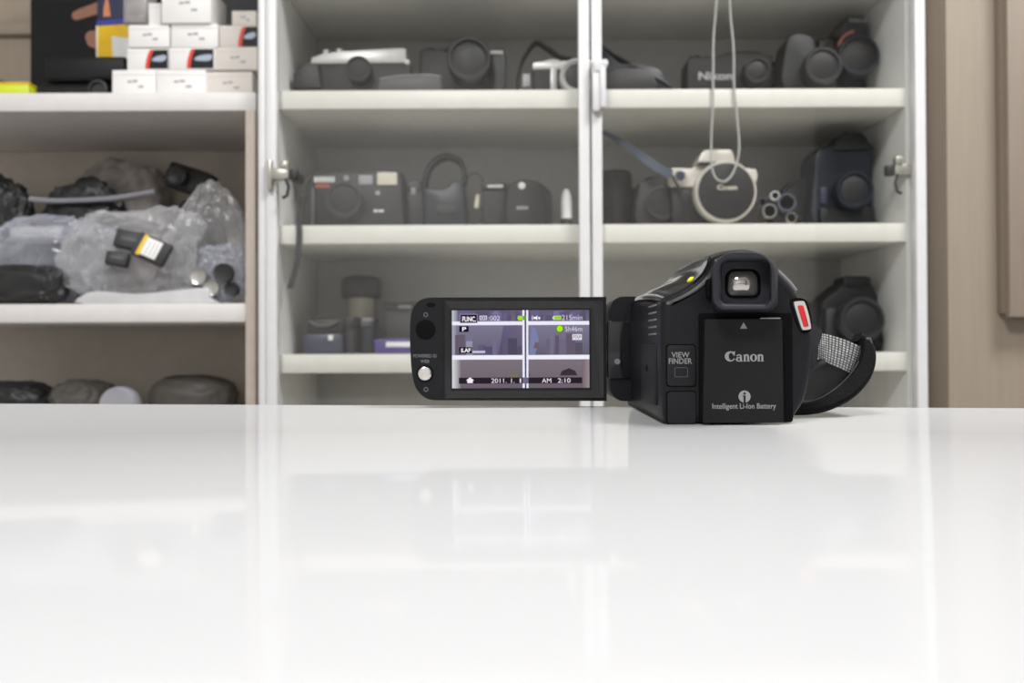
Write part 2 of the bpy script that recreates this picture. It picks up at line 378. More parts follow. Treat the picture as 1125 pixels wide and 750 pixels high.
# latch on the right door's centre stile
def zpx(px, py, Y=1.15): return P(px, py, Y).z
lb = B()
lb.box(X(651.6) - ox, X(660) - ox, 1.138 - oy, 1.151 - oy, zpx(655, 124), zpx(655, 79), .002)
lb.box(X(659.5) - ox, X(666) - ox, 1.135 - oy, 1.151 - oy, zpx(660, 121), zpx(660, 72), .002)
lb.box(X(653) - ox, X(662) - ox, 1.136 - oy, 1.151 - oy, zpx(655, 82), zpx(655, 68), .002)
lb.lathe([(.0001, -.004), (.005, -.003), (.005, .006), (.0001, .006)], (X(664.5) - ox, 1.138 - oy, zpx(664, 73)), n=16)
lb.done('latch', M['white'], dr)
def hinge(px, sgn, par, py=188):
    hb = B(); Yh = 1.142 if sgn > 0 else 1.166; x = P(px, py, Yh).x - ox; z = P(px, py, Yh).z; y = Yh - oy; k = Yh / F; q = sgn
    hb.use(M['nickel'])
    hb.box(x - 2.4 * k, x + 2.4 * k, y - .001 if q > 0 else y - .008, y + .0075 if q > 0 else y + .012, z - 17 * k, z + 17 * k, .001)
    hb.box(x + q * 2 * k, x + q * 22 * k, y - .004, y + .007, z - 6 * k, z + 7 * k, .003)
    hb.box(x + q * 12 * k, x + q * 22 * k, y - .006, y + .006, z + 5 * k, z + 15 * k, .003)
    hb.use(M['blk2']); hb.box(x + q * 22 * k, x + q * 31 * k, y - .002, y + .007, z - 6 * k, z + 6 * k, .002)
    hb.tube([(x + q * 19 * k, y - .004, z - 5 * k), (x + q * 22 * k, y - .004, z - 14 * k), (x + q * 20 * k, y - .004, z - 24 * k), (x + q * 15 * k, y - .004, z - 26 * k)], .0022)
    hb.done('hinge', None, par)
hinge(296, 1, dl, 192); hinge(1004, -1, dr, 187)
# ------------------------------------------------------------------ open shelf unit on the left
SX1 = P(284, 383, D).x - 0.0035; SX0 = -1.30; SI = P(270.3, 383, D).x
un = empty('open_shelf_unit', ((SX0 + SX1) / 2, D, 0)); tag(un, 'open white and beige shelf unit crammed with cartons and bags', 'shelf unit')
def upart(name, x0, x1, y0, y1, z0, z1, m, bev=0.0015): return B().box(x0 - un.location.x, x1 - un.location.x, y0 - D, y1 - D, z0, z1, bev).done(name, m, un)
UF = 1.155
zA2 = lev(140, 101.5); zU = zA2 - TH
upart('side_panel', SI, SX1, D - .003, BACK + .01, 0, zU, M['beigelam']); upart('side_panel', SX0, SX0 + .018, D - .003, BACK + .01, 0, zU, M['beigelam'])
upart('back_panel', SX0 + .018, SI, BACK, BACK + .01, 0, zU, M['innerleft'])
upart('top_board', SX0, SX1, D, BACK + .01, zU, zA2, M['shelfleft'])
for z in (zM, zN, zN - .25): upart('shelf', SX0 + .018, SI, D, BACK, z - TH, z, M['shelfleft'])
# ------------------------------------------------------------------ things placed on shelves
class T:
    def __init__(s, name, label, cat, pxc, Y, zb, group=None):
        s.Y = Y; s.k = Y / F; o = P(pxc, 383, Y); s.o = Vector((o.x, Y, zb + 0.0004))
        s.e = empty(name, s.o); tag(s.e, label, cat, group)
    def x(s, px): return P(px, 383, s.Y).x - s.o.x
    def z(s, py, px=None):
        return max(0.0, P(px if px is not None else 562.5 + s.o.x / s.k, py, s.Y).z - s.o.z)
    def box(s, name, x0, y0, x1, y1, d0, d1, m, bev=0.002, parent=None, b=None):
        z0 = 0.0 if y1 is None else s.z(y1)
        bb = (b or B()); bb.box(s.x(x0), s.x(x1), d0, d1, z0, s.z(y0), bev)
        return bb.done(name, m, parent or s.e) if b is None else bb
    def prism(s, name, pts, d0, d1, m, bev=0.0, parent=None):
        return B().prism([(s.x(p[0]), s.z(p[1])) for p in pts], d0, d1, bev).done(name, m, parent or s.e)
    def lens(s, name, cx, cy, r, L, m=None, d0=0.0, parent=None, ring=None, front=None):
        """a barrel pointing at the viewer, its mouth at depth d0-L"""
        m = m or M['blk']; rr = r * s.k; c = (s.x(cx), 0, s.z(cy))
        if c[2] < rr: c = (c[0], 0, rr + 0.0003)
        b = B(); b.use(m)
        b.lathe([(rr * .9, d0 + .002), (rr * .94, d0 - L * .4), (rr, d0 - L * .45), (rr, d0 - L * .95), (rr * .96, d0 - L), (rr * .84, d0 - L), (rr * .78, d0 - L * .9)], c)
        if ring:
            b.use(ring); b.lathe([(rr * 1.005, d0 - L * .6), (rr * 1.015, d0 - L * .62), (rr * 1.015, d0 - L * .72), (rr * 1.005, d0 - L * .74)], c)
        lo = b.done(name, None, parent or s.e)
        g = B(); g.lathe([(rr * .79, d0 - L * .88), (rr * .6, d0 - L * .93), (rr * .3, d0 - L * .96), (.0001, d0 - L * .97)], c)
        g.done('front_glass', front or M['blk'], lo); return lo
    def strap(s, name, pts, d0, d1, m, th=0.0022, parent=None, k=4):
        return B().ribbon([(s.x(p[0]), s.z(p[1])) for p in smooth(pts, k, False)], d0, d1, th).done(name, m, parent or s.e)
    def tube(s, name, pts, r, m, d=0.0, parent=None, k=4):
        return B().tube([(s.x(p[0]), d, s.z(p[1])) for p in smooth(pts, k, False)], r).done(name, m, parent or s.e)
    def text(s, name, txt, x0, y0, x1, y1, d, m, bold=0.02, parent=None):
        b = B(); put_text(b, txt, s.x(x0), s.x(x1), s.z(y1), s.z(y0), d, bold); return b.done(name, m, parent or s.e)
    def dashes(s, name, rows, d, m, parent=None):
        b = B()
        for (x0, y0, x1, y1) in rows: b.box(s.x(x0), s.x(x1), d - .0003, d + .0003, s.z(y1), s.z(y0))
        return b.done(name, m, parent or s.e)
CG = 'cameras kept in the glass cabinet'
# --- top shelf, left door
t = T('rangefinder_camera', 'silver topped rangefinder camera in a dark half case, leftmost on the top shelf', 'camera', 395, 1.24, zA, CG)
t.box('body', 334, 68, 452, None, 0, .032, M['blk'], .006)
t.prism('top_plate', [(341, 69.5), (343, 62), (356, 58), (372, 55.5), (444, 52), (447, 54), (447, 67), (445, 69)], .001, .030, M['silvercam'], .002)
for px, py in ((357, 56.5), (372, 55.5)): B().lathe([(.0055, -.002), (.0055, .006), (.0045, .007)], (t.x(px), .014, t.z(py)), 'Z', 18).done('dial', M['silvercam'], t.e)
B().lathe([(.0001, -.006), (.004, -.005), (.004, .004), (.0001, .004)], (t.x(448), .006, t.z(68)), n=14).done('strap_lug', M['silvercam'], t.e)
t.lens('lens', 397, 80, 14, .02, M['blk'])
t.prism('case_flap', [(324, 99), (325, 84), (331, 76), (342, 71), (352, 74), (356, 99)], -.014, .020, M['blk2'], .003)
t = T('folded_strap', 'flat dark grey folded strap lying beside the rangefinder camera', 'strap', 460, 1.19, zA)
t.prism('band', [(415, 99), (418, 86), (440, 82.5), (470, 81.5), (485, 83), (486, 99)], 0, .022, M['grey'], .003)
t.tube('edge_stitching', [(418, 86.5), (440, 83), (470, 82), (485, 84)], .0008, M['lgrey'], 0)
t = T('slr_camera', 'black SLR camera with a wide round lens cap on the top shelf', 'camera', 508, 1.25, zA, CG)
t.box('body', 461, 52, 556, None, 0, .05, M['blk'], .007)
t.prism('prism_hump', [(488, 56), (497, 48), (505, 45.5), (527, 45.5), (536, 50), (541, 56)], -.004, .045, M['blk'], .003)
t.lens('lens', 518, 75, 23.5, .045, M['blk'], front=M['blk2'])
t.box('grip', 541, 58, 557, None, -.014, .01, M['blk2'], .006)
t.box('name_plate', 540, 59.5, 554, 63.5, -.0155, -.012, M['lgrey'], .0005)
B().lathe([(.008, 0), (.008, .005), (.006, .006)], (t.x(472), .02, t.z(52.5)), 'Z', 18).done('dial', M['blk2'], t.e)
t = T('compact_camera', 'silver compact camera with strap arched over it beside the door stile', 'camera', 612, 1.23, zA, CG)
t.box('body', 586, 70, 656, None, .001, .030, M['blk'], .004)
t.prism('top_plate', [(586, 76), (587, 68), (600, 66.5), (604, 64.5), (614, 64.5), (617, 66.5), (656, 65.5), (657, 76)], 0, .031, M['silvercam'], .002)
t.box('front_strip', 606, 74, 613, None, -.002, .01, M['silvercam'], .001)
t.lens('lens', 634, 90, 19, .03, M['silvercam'], front=M['blk2'])
t.strap('neck_strap', [(571, 96), (570, 80), (574, 60), (583, 44), (592, 36), (604, 42), (618, 52), (636, 55), (650, 54), (654, 62)], .032, .05, M['strapgrey'], .004)
t.box('viewfinder', 575, 80, 584, 94, .002, .02, M['lgrey'], .002)
# --- top shelf, right door
t = T('camera_pouch', 'black soft camera pouch slumping beside the door latch on the top shelf', 'pouch', 700, 1.24, zA)
t.prism('body', smooth([(656, 99), (656, 60), (662, 46), (672, 52), (684, 63), (702, 68), (718, 71), (729, 76), (736, 88), (738, 99)], 3), 0, .08, M['blk3'], .008)
t.prism('front_pocket', smooth([(664, 99), (668, 80), (690, 76), (712, 78), (722, 99)], 3), -.008, .004, M['blk2'], .003)
t.tube('zip', [(668, 78), (690, 73.5), (714, 76.5)], .001, M['grey'], -.0085)
t = T('film_camera', 'low dark camera behind the hanging cord with a white maker name', 'camera', 806, 1.25, zA, CG)
t.prism('body', [(756, 99), (757, 66), (760, 62), (790, 60), (812, 55), (836, 55), (852, 60), (853, 99)], 0, .045, M['blk'], .005)
t.text('maker_name', 'Nikon', 769, 79, 806, 88, -.0012, M['lgrey'], .03)
t.lens('lens', 828, 84, 14, .03, M['blk'])
B().lathe([(.009, 0), (.009, .006), (.007, .007)], (t.x(768), .02, t.z(62)), 'Z', 18).done('dial', M['blk2'], t.e)
t.strap('neck_strap', [(845, 66), (858, 66), (866, 74), (869, 98)], .01, .028, M['strapgrey'], .003)
t = T('telephoto_camera', 'dark camera with a fat lens just left of the salmon piped one', 'camera', 888, 1.215, zA, CG)
t.prism('body', smooth([(864, 99), (866, 50), (872, 38), (884, 36), (898, 42), (902, 60), (918, 74), (921, 88), (916, 99)], 3), .0, .05, M['blk'], .005)
t.lens('lens', 899, 79, 20, .03, M['blk2'])
t = T('dslr_camera', 'black DSLR with curved salmon piping on its front at the top shelf right end', 'camera', 935, 1.285, zA, CG)
t.box('body', 898, 42, 955, None, 0, .05, M['blk3'], .008)
t.prism('prism_hump', [(918, 44), (924, 28), (930, 21), (950, 21), (953, 28), (955, 44)], -.012, .045, M['blk3'], .004)
t.text('maker_name', 'Nikon', 932, 23.5, 952, 28.5, -.0135, M['lgrey'], .02)
t.lens('lens', 932, 72, 22, .05, M['blk3'])
t.tube('piping', [(919, 58), (922, 49), (928, 42), (936, 38)], .0024, M['salmon'], -.014)
t.box('grip', 897, 46, 914, None, -.02, .01, M['blk2'], .007)
# --- second shelf, left door
t = T('autofocus_camera', 'grey autofocus film camera with cream flash and wrist strap on the middle shelf', 'camera', 392, 1.24, zB, CG)
t.prism('body', [(341, 249), (342, 192), (346, 189), (366, 189), (370, 187), (404, 187.5), (437, 186.5), (442, 190), (444, 249)], 0, .045, M['blk2'], .004)
t.lens('lens', 381, 222, 20, .022, M['blk2'], front=M['blk'])
B().lathe([(19.5 * t.k, .001), (19.5 * t.k, -.006), (18.2 * t.k, -.006), (18.2 * t.k, .001)], (t.x(381), 0, t.z(222)), n=40).done('lens_ring', M['grey'], t.e)
t.box('flash', 415, 189.5, 437, 203.5, -.003, .01, M['cream'], .001)
t.box('viewfinder', 394.5, 192.5, 410, 203, -.0015, .01, M['lgrey'], .001)
t.dashes('maker_name', [(345.5 + 3.9 * i, 194, 348.6 + 3.9 * i, 200) for i in range(6)], -.0006, M['wprint'])
t.dashes('model_name', [(347 + 4 * i, 202, 350.4 + 4 * i, 206) for i in range(4)], -.0006, M['orange'])
for px, py, r in ((381, 195.5, 3), (415.5, 212, 2.5)): B().lathe([(r * t.k, .002), (r * t.k, -.001), (.0001, -.0015)], (t.x(px), 0, t.z(py)), n=16).done('sensor_window', M['lgrey'], t.e)
t.dashes('badge', [(411, 230.5, 415, 233), (416, 230.5, 422, 233)], -.0006, M['wprint'])
t.box('grip', 342, 206, 347, None, -.006, .01, M['grey'], .003)
st = T('wrist_strap', 'narrow dark strap hanging over the middle shelf edge near the left hinge', 'strap', 328, 1.1655, zB - .12)
b = B(); pth = [(333, 214, 1.20), (331, 226, 1.19), (329, 240, 1.180), (328.5, 248, 1.1665), (328.5, 262, 1.1665), (327, 280, 1.1665), (324, 298, 1.1665), (318.5, 317, 1.1665)]
pl = [P(px, py, Y) - st.o for px, py, Y in pth]; L1 = smooth([tuple(v) for v in pl], 4, False)
secs = []
for v in L1:
    w = 3.2 * 1.1665 / F; secs.append([(v[0] - w, v[1] - .0006, v[2]), (v[0] + w, v[1] - .0006, v[2]), (v[0] + w, v[1] + .0006, v[2]), (v[0] - w, v[1] + .0006, v[2])])
b.loft(secs).done('band', M['strapgrey'], st.e)
B().tube([tuple(P(px, py, 1.2) - st.o) for px, py in ((333, 214), (336, 200), (341, 196))], .0012).done('cord_loop', M['strapgrey'], st.e)
t = T('lens_cap_case', 'small dark case wedged right of the autofocus camera', 'case', 455, 1.27, zB)
t.box('body', 443, 210, 468, None, 0, .04, M['blk2'], .004); t.box('lid', 446, 197, 463, 210.3, .004, .03, M['grey'], .003); t.box('clasp', 452, 206, 457, 214, -.002, .004, M['lgrey'], .0008)
t = T('holster_case', 'black camera holster with a tall looped carrying strap', 'case', 492, 1.25, zB)
t.prism('body', [(466, 249), (466, 208), (470, 205), (484, 207), (492, 205), (496, 199), (508, 198), (511, 202), (514, 249)], 0, .06, M['blk3'], .005)
t.strap('carrying_strap', [(467, 212), (466, 196), (470, 182), (480, 172), (492, 168.5), (504, 173), (510, 184), (510, 196), (505, 206)], .01, .035, M['strapgrey'], .0075)
t.box('buckle', 480, 226, 500, 236, -.003, .003, M['blk2'], .001)
t = T('coiled_cord', 'thin grey cord looped between the holster and the black flash unit', 'cord', 522, 1.26, zB)
t.tube('loop', [(508, 246), (508, 222), (511, 200), (519, 190), (528, 192), (533, 203), (532, 220), (526, 236), (520, 246)], .0014, M['grey'], .004)
t.tube('plug', [(524, 228), (526, 214)], .004, M['cream'], .002)
t = T('flash_unit', 'square black flash unit with a small white name beside the round shouldered camera', 'flash', 544, 1.25, zB)
t.box('body', 530, 208, 557, None, 0, .05, M['blk'], .003); t.box('head', 529, 200, 558, 208.6, -.004, .048, M['blk2'], .003)
t.dashes('maker_name', [(536.5 + 3.4 * i, 203.5, 539.2 + 3.4 * i, 206.5) for i in range(5)], -.0045, M['wprint'])
t = T('round_shouldered_camera', 'black round shouldered camera with a white dot on its front', 'camera', 579, 1.24, zB, CG)
t.prism('body', smooth([(558, 249), (558, 206), (562, 201), (572, 197), (585, 197), (596, 203), (599, 212), (600, 249)], 3), 0, .055, M['blk'], .005)
t.prism('shoulder', smooth([(560, 210), (564, 201), (574, 195), (590, 195), (602, 203), (608, 214), (608, 248), (599, 249), (590, 214)], 3), .02, .05, M['blk2'], .003)
B().lathe([(.0052, .002), (.0052, -.002), (.0001, -.003)], (t.x(574), 0, t.z(204)), n=20).done('front_lamp', M['wprint'], t.e)
t.dashes('maker_name', [(568.5 + 3.2 * i, 226.5, 571 + 3.2 * i, 230) for i in range(4)], -.0006, M['lgrey'])
t = T('white_lens', 'upright white lens standing against the centre door stile', 'lens', 624, 1.24, zB)
c = (t.x(624), .02, 0); w = 6 * t.k
B().lathe([(w * 1.05, 0), (w, .01), (w, t.z(220)), (w * .85, t.z(212)), (w * .5, t.z(206)), (w * .3, t.z(205))], c, 'Z', 24).done('barrel', M['wprint'], t.e)
B().lathe([(w * 1.06, .012), (w * 1.1, .013), (w * 1.1, .02), (w * 1.06, .021)], c, 'Z', 24).done('ring', M['blk2'], t.e)
# --- second shelf, right door
t = T('lens_barrel', 'short dark lens standing on the middle shelf right of the centre stile', 'lens', 680, 1.27, zB)
w = 21 * t.k; c = (t.x(680), .035, 0)
B().lathe([(w * .85, 0), (w, .008), (w, t.z(205)), (w * .92, t.z(200)), (w * .92, t.z(190)), (w * .8, t.z(184)), (w * .5, t.z(184))], c, 'Z', 36).done('barrel', M['blk2'], t.e)
B().lathe([(w * 1.01, .02), (w * 1.04, .021), (w * 1.04, .045), (w * 1.01, .046)], c, 'Z', 36).done('zoom_ring', M['blk'], t.e)
t = T('wide_lens', 'wide dark lens lying beside the silver SLR on the middle shelf', 'lens', 726, 1.24, zB)
t.prism('barrel', smooth([(702, 249), (702, 206), (706, 198), (720, 192), (738, 193), (750, 202), (752, 249)], 3), 0, .06, M['blk2'], .005)
t.lens('mount', 727, 224, 19, .012, M['blk2'], front=M['blk'])
t = T('shoulder_strap', 'blue grey shoulder strap slanting down to the silver SLR', 'strap', 700, 1.20, zB)
b = B(); pl = smooth([tuple(P(px, py, Y) - t.o) for px, py, Y in ((652, 140, 1.24), (672, 150, 1.23), (690, 161, 1.22), (708, 174, 1.205), (724, 185, 1.20), (738, 192, 1.20))], 4, False); secs = []
for i, v in enumerate(pl):
    w = (1.6 + 3.0 * min(1, i / 12)) * t.k; secs.append([(v[0] - w * .5, v[1] - .0008, v[2] - w), (v[0] + w * .5, v[1] - .0008, v[2] + w), (v[0] + w * .5, v[1] + .0008, v[2] + w), (v[0] - w * .5, v[1] + .0008, v[2] - w)])
b.loft(secs).done('band', M['strapblue'], t.e)
b = B(); b.tube([tuple(P(px, py, 1.2) - t.o) for px, py in ((738, 192), (745, 205), (752, 218), (756, 240), (757, 247))], .002).done('cord_end', M['strapgrey'], t.e)
t = T('silver_slr', 'silver SLR with black lens cap hanging its cord, centre of the right door', 'camera', 790, 1.215, zB, CG)
t.prism('top_plate', [(757, 205), (738, 204), (737, 187), (741, 183), (762, 184), (766, 181), (812, 183), (833, 185), (835, 190), (834, 198), (822, 205)], .003, .046, M['champ'], .003)
t.box('body', 740, 204, 832, None, .006, .044, M['blk'], .003)
t.prism('prism_hump', [(766, 181), (771, 169), (775, 165), (803, 165), (806, 168), (809, 181)], -.006, .04, M['champ'], .003)
t.box('name_band', 767, 179, 809, 181.5, -.009, .002, M['blk2'], .0005)
B().lathe([(8.5 * t.k, .006), (8.5 * t.k, -.004), (6 * t.k, -.006), (5.5 * t.k, -.003), (.0001, -.003)], (t.x(747.5), 0, t.z(194)), n=24).done('dial', M['champ'], t.e)
B().lathe([(5 * t.k, -.0062), (.0001, -.0064)], (t.x(747.5), 0, t.z(194)), n=24).done('dial_cap', M['bluebody'], t.e)
lo = t.lens('lens', 792, 215, 33, .035, M['champ'], front=M['blk'])
B().lathe([(30 * t.k, -.030), (30 * t.k, -.037), (28 * t.k, -.038), (.0001, -.038)], (t.x(792), 0, max(t.z(215), 33 * t.k + .0003)), n=48).done('lens_cap', M['blk'], lo)
t.text('cap_lettering', 'Canon', 782, 208.5, 803, 214, -.0386, M['cream'], .03, lo)
t.box('shutter_button', 818, 178, 823, 185, .012, .022, M['blk2'], .001); t.box('rewind_knob', 826, 182, 834, 186, .008, .026, M['blk2'], .001)
t = T('hanging_cord', 'thin pale cord hanging in a loop before the silver SLR', 'cord', 795, 1.1665, zB + .05)
t.o.y = 1.1665
pth = [(788, -60), (787, 0), (784, 40), (783.5, 80), (783, 118), (781.5, 150), (781.5, 180), (786, 195), (794, 199.5), (801, 196), (807, 186), (812, 165), (810, 130), (806.5, 95), (806, 55), (802, 10), (799, -60)]
B().tube(smooth([tuple(P(px, py, 1.1665) - t.o) for px, py in pth], 4, False), .0016, 8).done('loop', M['cord'], t.e)
B().lathe([(.004, 0), (.004, .012), (.002, .014)], tuple(P(793.5, -63, 1.1665) - t.o), 'Z', 14).done('knot', M['cord'], t.e)
t = T('glass_filter_set', 'small glinting glass and metal filters beside the silver SLR', 'filters', 858, 1.22, zB)
for i, (px, py, r, mm) in enumerate(((846, 232, 8, 'steel'), (866, 222, 10, 'strapblue'), (854, 214, 5, 'wprint'), (873, 238, 6, 'steel'), (842, 220, 5, 'strapblue'))):
    bb = B(); rr = r * t.k; zc = max(t.z(py), rr + .0002); yy = .004 * i
    bb.use(M[mm]); bb.lathe([(rr * .8, yy - .003), (rr, yy - .003), (rr, yy + .004), (rr * .8, yy + .004), (rr * .8, yy - .003)], (t.x(px), 0, zc), n=24)
    fo = bb.done('filter_ring', None, t.e)
    B().lathe([(rr * .8, yy), (.0001, yy - .0008)], (t.x(px), 0, zc), n=24).done('filter_glass', M['eyeglass' if i % 2 == 0 else 'lens'], fo)
t = T('folding_camera', 'dark camera with an arched lens hood between the filters and tall black camera', 'camera', 876, 1.29, zB, CG)
t.box('body', 852, 212, 906, None, .012, .05, M['blk'], .006); t.lens('lens', 877, 221, 23, .03, M['blk2'], d0=.012)
t = T('gripped_dslr', 'tall black DSLR with battery grip on the middle shelf right end', 'camera', 935, 1.24, zB, CG)
t.prism('body', smooth([(897, 249), (896, 190), (898, 168), (908, 158), (920, 156), (950, 154), (964, 160), (960, 176), (962, 205), (962, 225), (960, 249)], 3), .0, .06, M['blk3'], .007)
t.lens('lens', 932, 212, 20, .03, M['blk3'], front=M['blk'])
t.prism('prism_hump', [(915, 166), (922, 150), (930, 145), (948, 145), (954, 152), (958, 166)], -.004, .05, M['blk'], .004)
t.box('battery_grip', 900, 228, 962, None, -.006, .055, M['blk'], .006)
t.box('card_door', 902, 206, 909, 224, -.004, .004, M['bluebody'], .001)
# --- third shelf
t = T('camcorder_case', 'dark slate blue camera case on the lowest visible shelf, left end', 'case', 356, 1.23, zC)
t.box('body', 332, 366, 378, None, 0, .055, M['bluebody'], .005); t.box('lid', 336, 349, 378, 367, .003, .05, M['blk2'], .006)
t.box('clasp', 361, 368, 366, 374, -.003, .004, M['wprint'], .001); t.tube('handle', [(340, 352), (348, 357), (362, 357), (373, 352)], .0022, M['grey'], -.002)
t = T('lens_pouch', 'narrow black pouch squeezed between the slate case and banded lens', 'pouch', 384, 1.22, zC)
t.box('body', 379, 354, 390, None, 0, .05, M['blackbag'], .005); t.box('flap', 378.5, 347, 390.5, 362, -.003, .045, M['blk'], .004)
t = T('banded_lens', 'tall dark lens with a pale band standing upright on the lowest visible shelf', 'lens', 392, 1.33, zC)
w = 22.5 * t.k; c = (t.x(392), .04, 0)
b = B(); b.lathe([(w * .8, 0), (w * .84, .02), (w * .84, t.z(350)), (w * .6, t.z(348)), (w * .6, t.z(330)), (w * .6, t.z(326))], c, 'Z', 36); b.done('barrel', M['blk2'], t.e)
B().lathe([(w * .62, t.z(349)), (w * .64, t.z(348.5)), (w * .64, t.z(325)), (w * .62, t.z(324.5))], c, 'Z', 36).done('pale_band', M['cream'], t.e)
B().lathe([(w * .9, t.z(326)), (w, t.z(324)), (w, t.z(310)), (w * .93, t.z(304)), (w * .8, t.z(301.5)), (w * .4, t.z(301))], c, 'Z', 36).done('hood', M['blk2'], t.e)
t = T('battery_charger', 'small dark charger standing before the banded lens', 'charger', 401, 1.25, zC)
t.box('body', 391, 352, 411, None, 0, .035, M['blk3'], .004); t.box('contact_slot', 394, 356, 408, 361, -.002, .004, M['blk2'], .001); t.box('top_plate', 396, 349, 409, 353, .004, .03, M['lgrey'], .002)
t = T('purple_carton', 'flat purple carton with a white stripe, half hidden by the camcorder screen', 'box', 445, 1.22, zC)
t.box('body', 411, 372, 486, None, 0, .06, M['purple'], .002); t.box('stripe', 424, 375.5, 486.2, 381, -.0008, .03, M['wprint'], .0004)
t = T('grey_carton', 'grey carton behind the purple one on the lowest visible shelf', 'box', 450, 1.30, zC)
t.box('body', 424, 333, 486, None, 0, .06, M['grey'], .002); t.box('lid', 423, 332, 487, 341, -.002, .062, M['grey'], .002); t.box('label', 438, 335, 452, 339, -.0028, .0, M['lgrey'], .0003)
t = T('black_dslr', 'black DSLR facing forward on the lowest visible shelf, right of the camcorder', 'camera', 936, 1.24, zC, CG)
t.prism('body', smooth([(902, 392), (902, 340), (908, 328), (920, 318), (930, 310), (948, 306), (958, 310), (964, 320), (967, 334), (967, 392)], 3), 0, .06, M['blk'], .006)
t.lens('lens', 936, 352, 24, .04, M['blk2'], front=M['blk']); t.box('grip', 903, 338, 918, None, -.016, .01, M['blk2'], .006)
t.box('flash_housing', 926, 303, 958, 316, -.004, .04, M['blk'], .006)
t = T('zoom_lens', 'dark zoom lens standing left of the black DSLR behind the camcorder', 'lens', 884, 1.28, zC)
w = 17 * t.k; c = (t.x(884), .03, 0)
B().lathe([(w * .85, 0), (w, .01), (w, t.z(350)), (w * .9, t.z(346)), (w * .9, t.z(334)), (w * .7, t.z(329)), (w * .4, t.z(329))], c, 'Z', 32).done('barrel', M['blk2'], t.e)
B().lathe([(w * 1.01, .03), (w * 1.05, .031), (w * 1.05, .055), (w * 1.01, .056)], c, 'Z', 32).done('zoom_ring', M['blk'], t.e)
# ------------------------------------------------------------------ left unit, upper shelf
struct(boxobj('trim_1', RX0, XL0 - .02, RY1 - .012, RY1, P(10, 38, 1.46).z, P(10, 24, 1.46).z, M['wallbeige'], .002))
t = T('lime_case', 'flat yellow green case at the left edge of the upper board', 'case', 5, 1.20, zA2)
t.box('body', -60, 92, 31, None, 0, .05, M['limecard'], .003); t.box('lid', -60, 89.5, 31, 92.3, .001, .049, M['yel'], .002)
t = T('brown_pouch', 'dark brown pouch resting on the lime case', 'pouch', 2, 1.25, zA2)
t.e.location.z += .018
b = B(); b.prism([(t.x(p[0]), q) for p, q in (((-40, 0), .0), ((-38, 0), .018), ((-10, 0), .025), ((4, 0), .022), ((20, 0), .016), ((29, 0), .014), ((30, 0), .0))], -.02, .04, .003).done('body', M['brown'], t.e)
t.e.location.y += 0
t = T('black_product_carton', 'wide black carton with a printed hand, behind the white carton pile', 'box', 158, 1.33, zA2)
t.box('body', 33, -70, 284, None, 0, .06, M['blackcard'], .001)
b = B()
for (x0, y0, x1, y1, r) in ((84, 17, 112, 9, 5), (88, 14, 112, 5, 4.5), (101, 41, 114, 40, 7), (101, 46, 114, 50, 5.5)):
    p0 = Vector((t.x(x0), 0, t.z(y0))); p1 = Vector((t.x(x1), 0, t.z(y1))); pts = []
    a0 = math.atan2((p1 - p0).z, (p1 - p0).x); rr = r * t.k
    for q in range(9): a = a0 + R(90 + 22.5 * q); pts.append((p0.x + rr * math.cos(a), p0.z + rr * math.sin(a)))
    for q in range(9): a = a0 - R(90) + R(22.5 * q); pts.append((p1.x + rr * math.cos(a), p1.z + rr * math.sin(a)))
    b.prism(pts, -.0004 - .0002 * (y0 % 7), 0)
b.done('printed_hand', M['skin'], t.e)
t = T('yellow_blue_carton', 'yellow and blue carton with a blank white label standing behind white boxes', 'box', 122, 1.262, zA2)
t.e.rotation_euler = (0, 0, R(-8))
t.box('body', 105, 27, 148, None, 0, .02, M['yel'], .001); t.box('blue_band', 104.8, 22, 148.2, 27.5, -.0005, .02, M['blue'], .0003)
t.box('upper_panel', 105, -70, 148, 22.3, 0, .02, M['navy'], .001); t.box('side_edge', 104.0, 27, 106.2, None, -.0004, .019, M['cream'], .0004)
t.prism('printed_flame', [(113, 18), (113.5, 8), (117, -6), (119.5, 4), (121.5, 18)], -.0008, .002, M['flame']); t.prism('label', [(123, 40), (148, 44), (148, 74), (125, 74)], -.0008, .002, M['wprint'])
t = T('black_rolled_case', 'black rolled case lying before the wide black carton', 'case', 84, 1.21, zA2)
b = B(); b.lathe([(.0001, t.x(36)), (.012, t.x(36)), (.016, t.x(38)), (.016, t.x(113)), (.012, t.x(116)), (.0001, t.x(116))], (0, .022, .0162), 'X', 28); b.done('body', M['blackcard'], t.e)
b = B(); b.box(t.x(46), t.x(137), .004, .045, .031, t.z(60), .007, 3); b.done('upper_roll', M['blackcard'], t.e)
b = B(); b.lathe([(.011, .004), (.0145, .002), (.0145, -.004), (.011, -.0045), (.0095, -.001), (.0001, -.001)], (t.x(107), .004, .0165), n=30); b.done('end_cap', M['blk2'], t.e)
WB = 'small white cartons piled on the upper shelf'
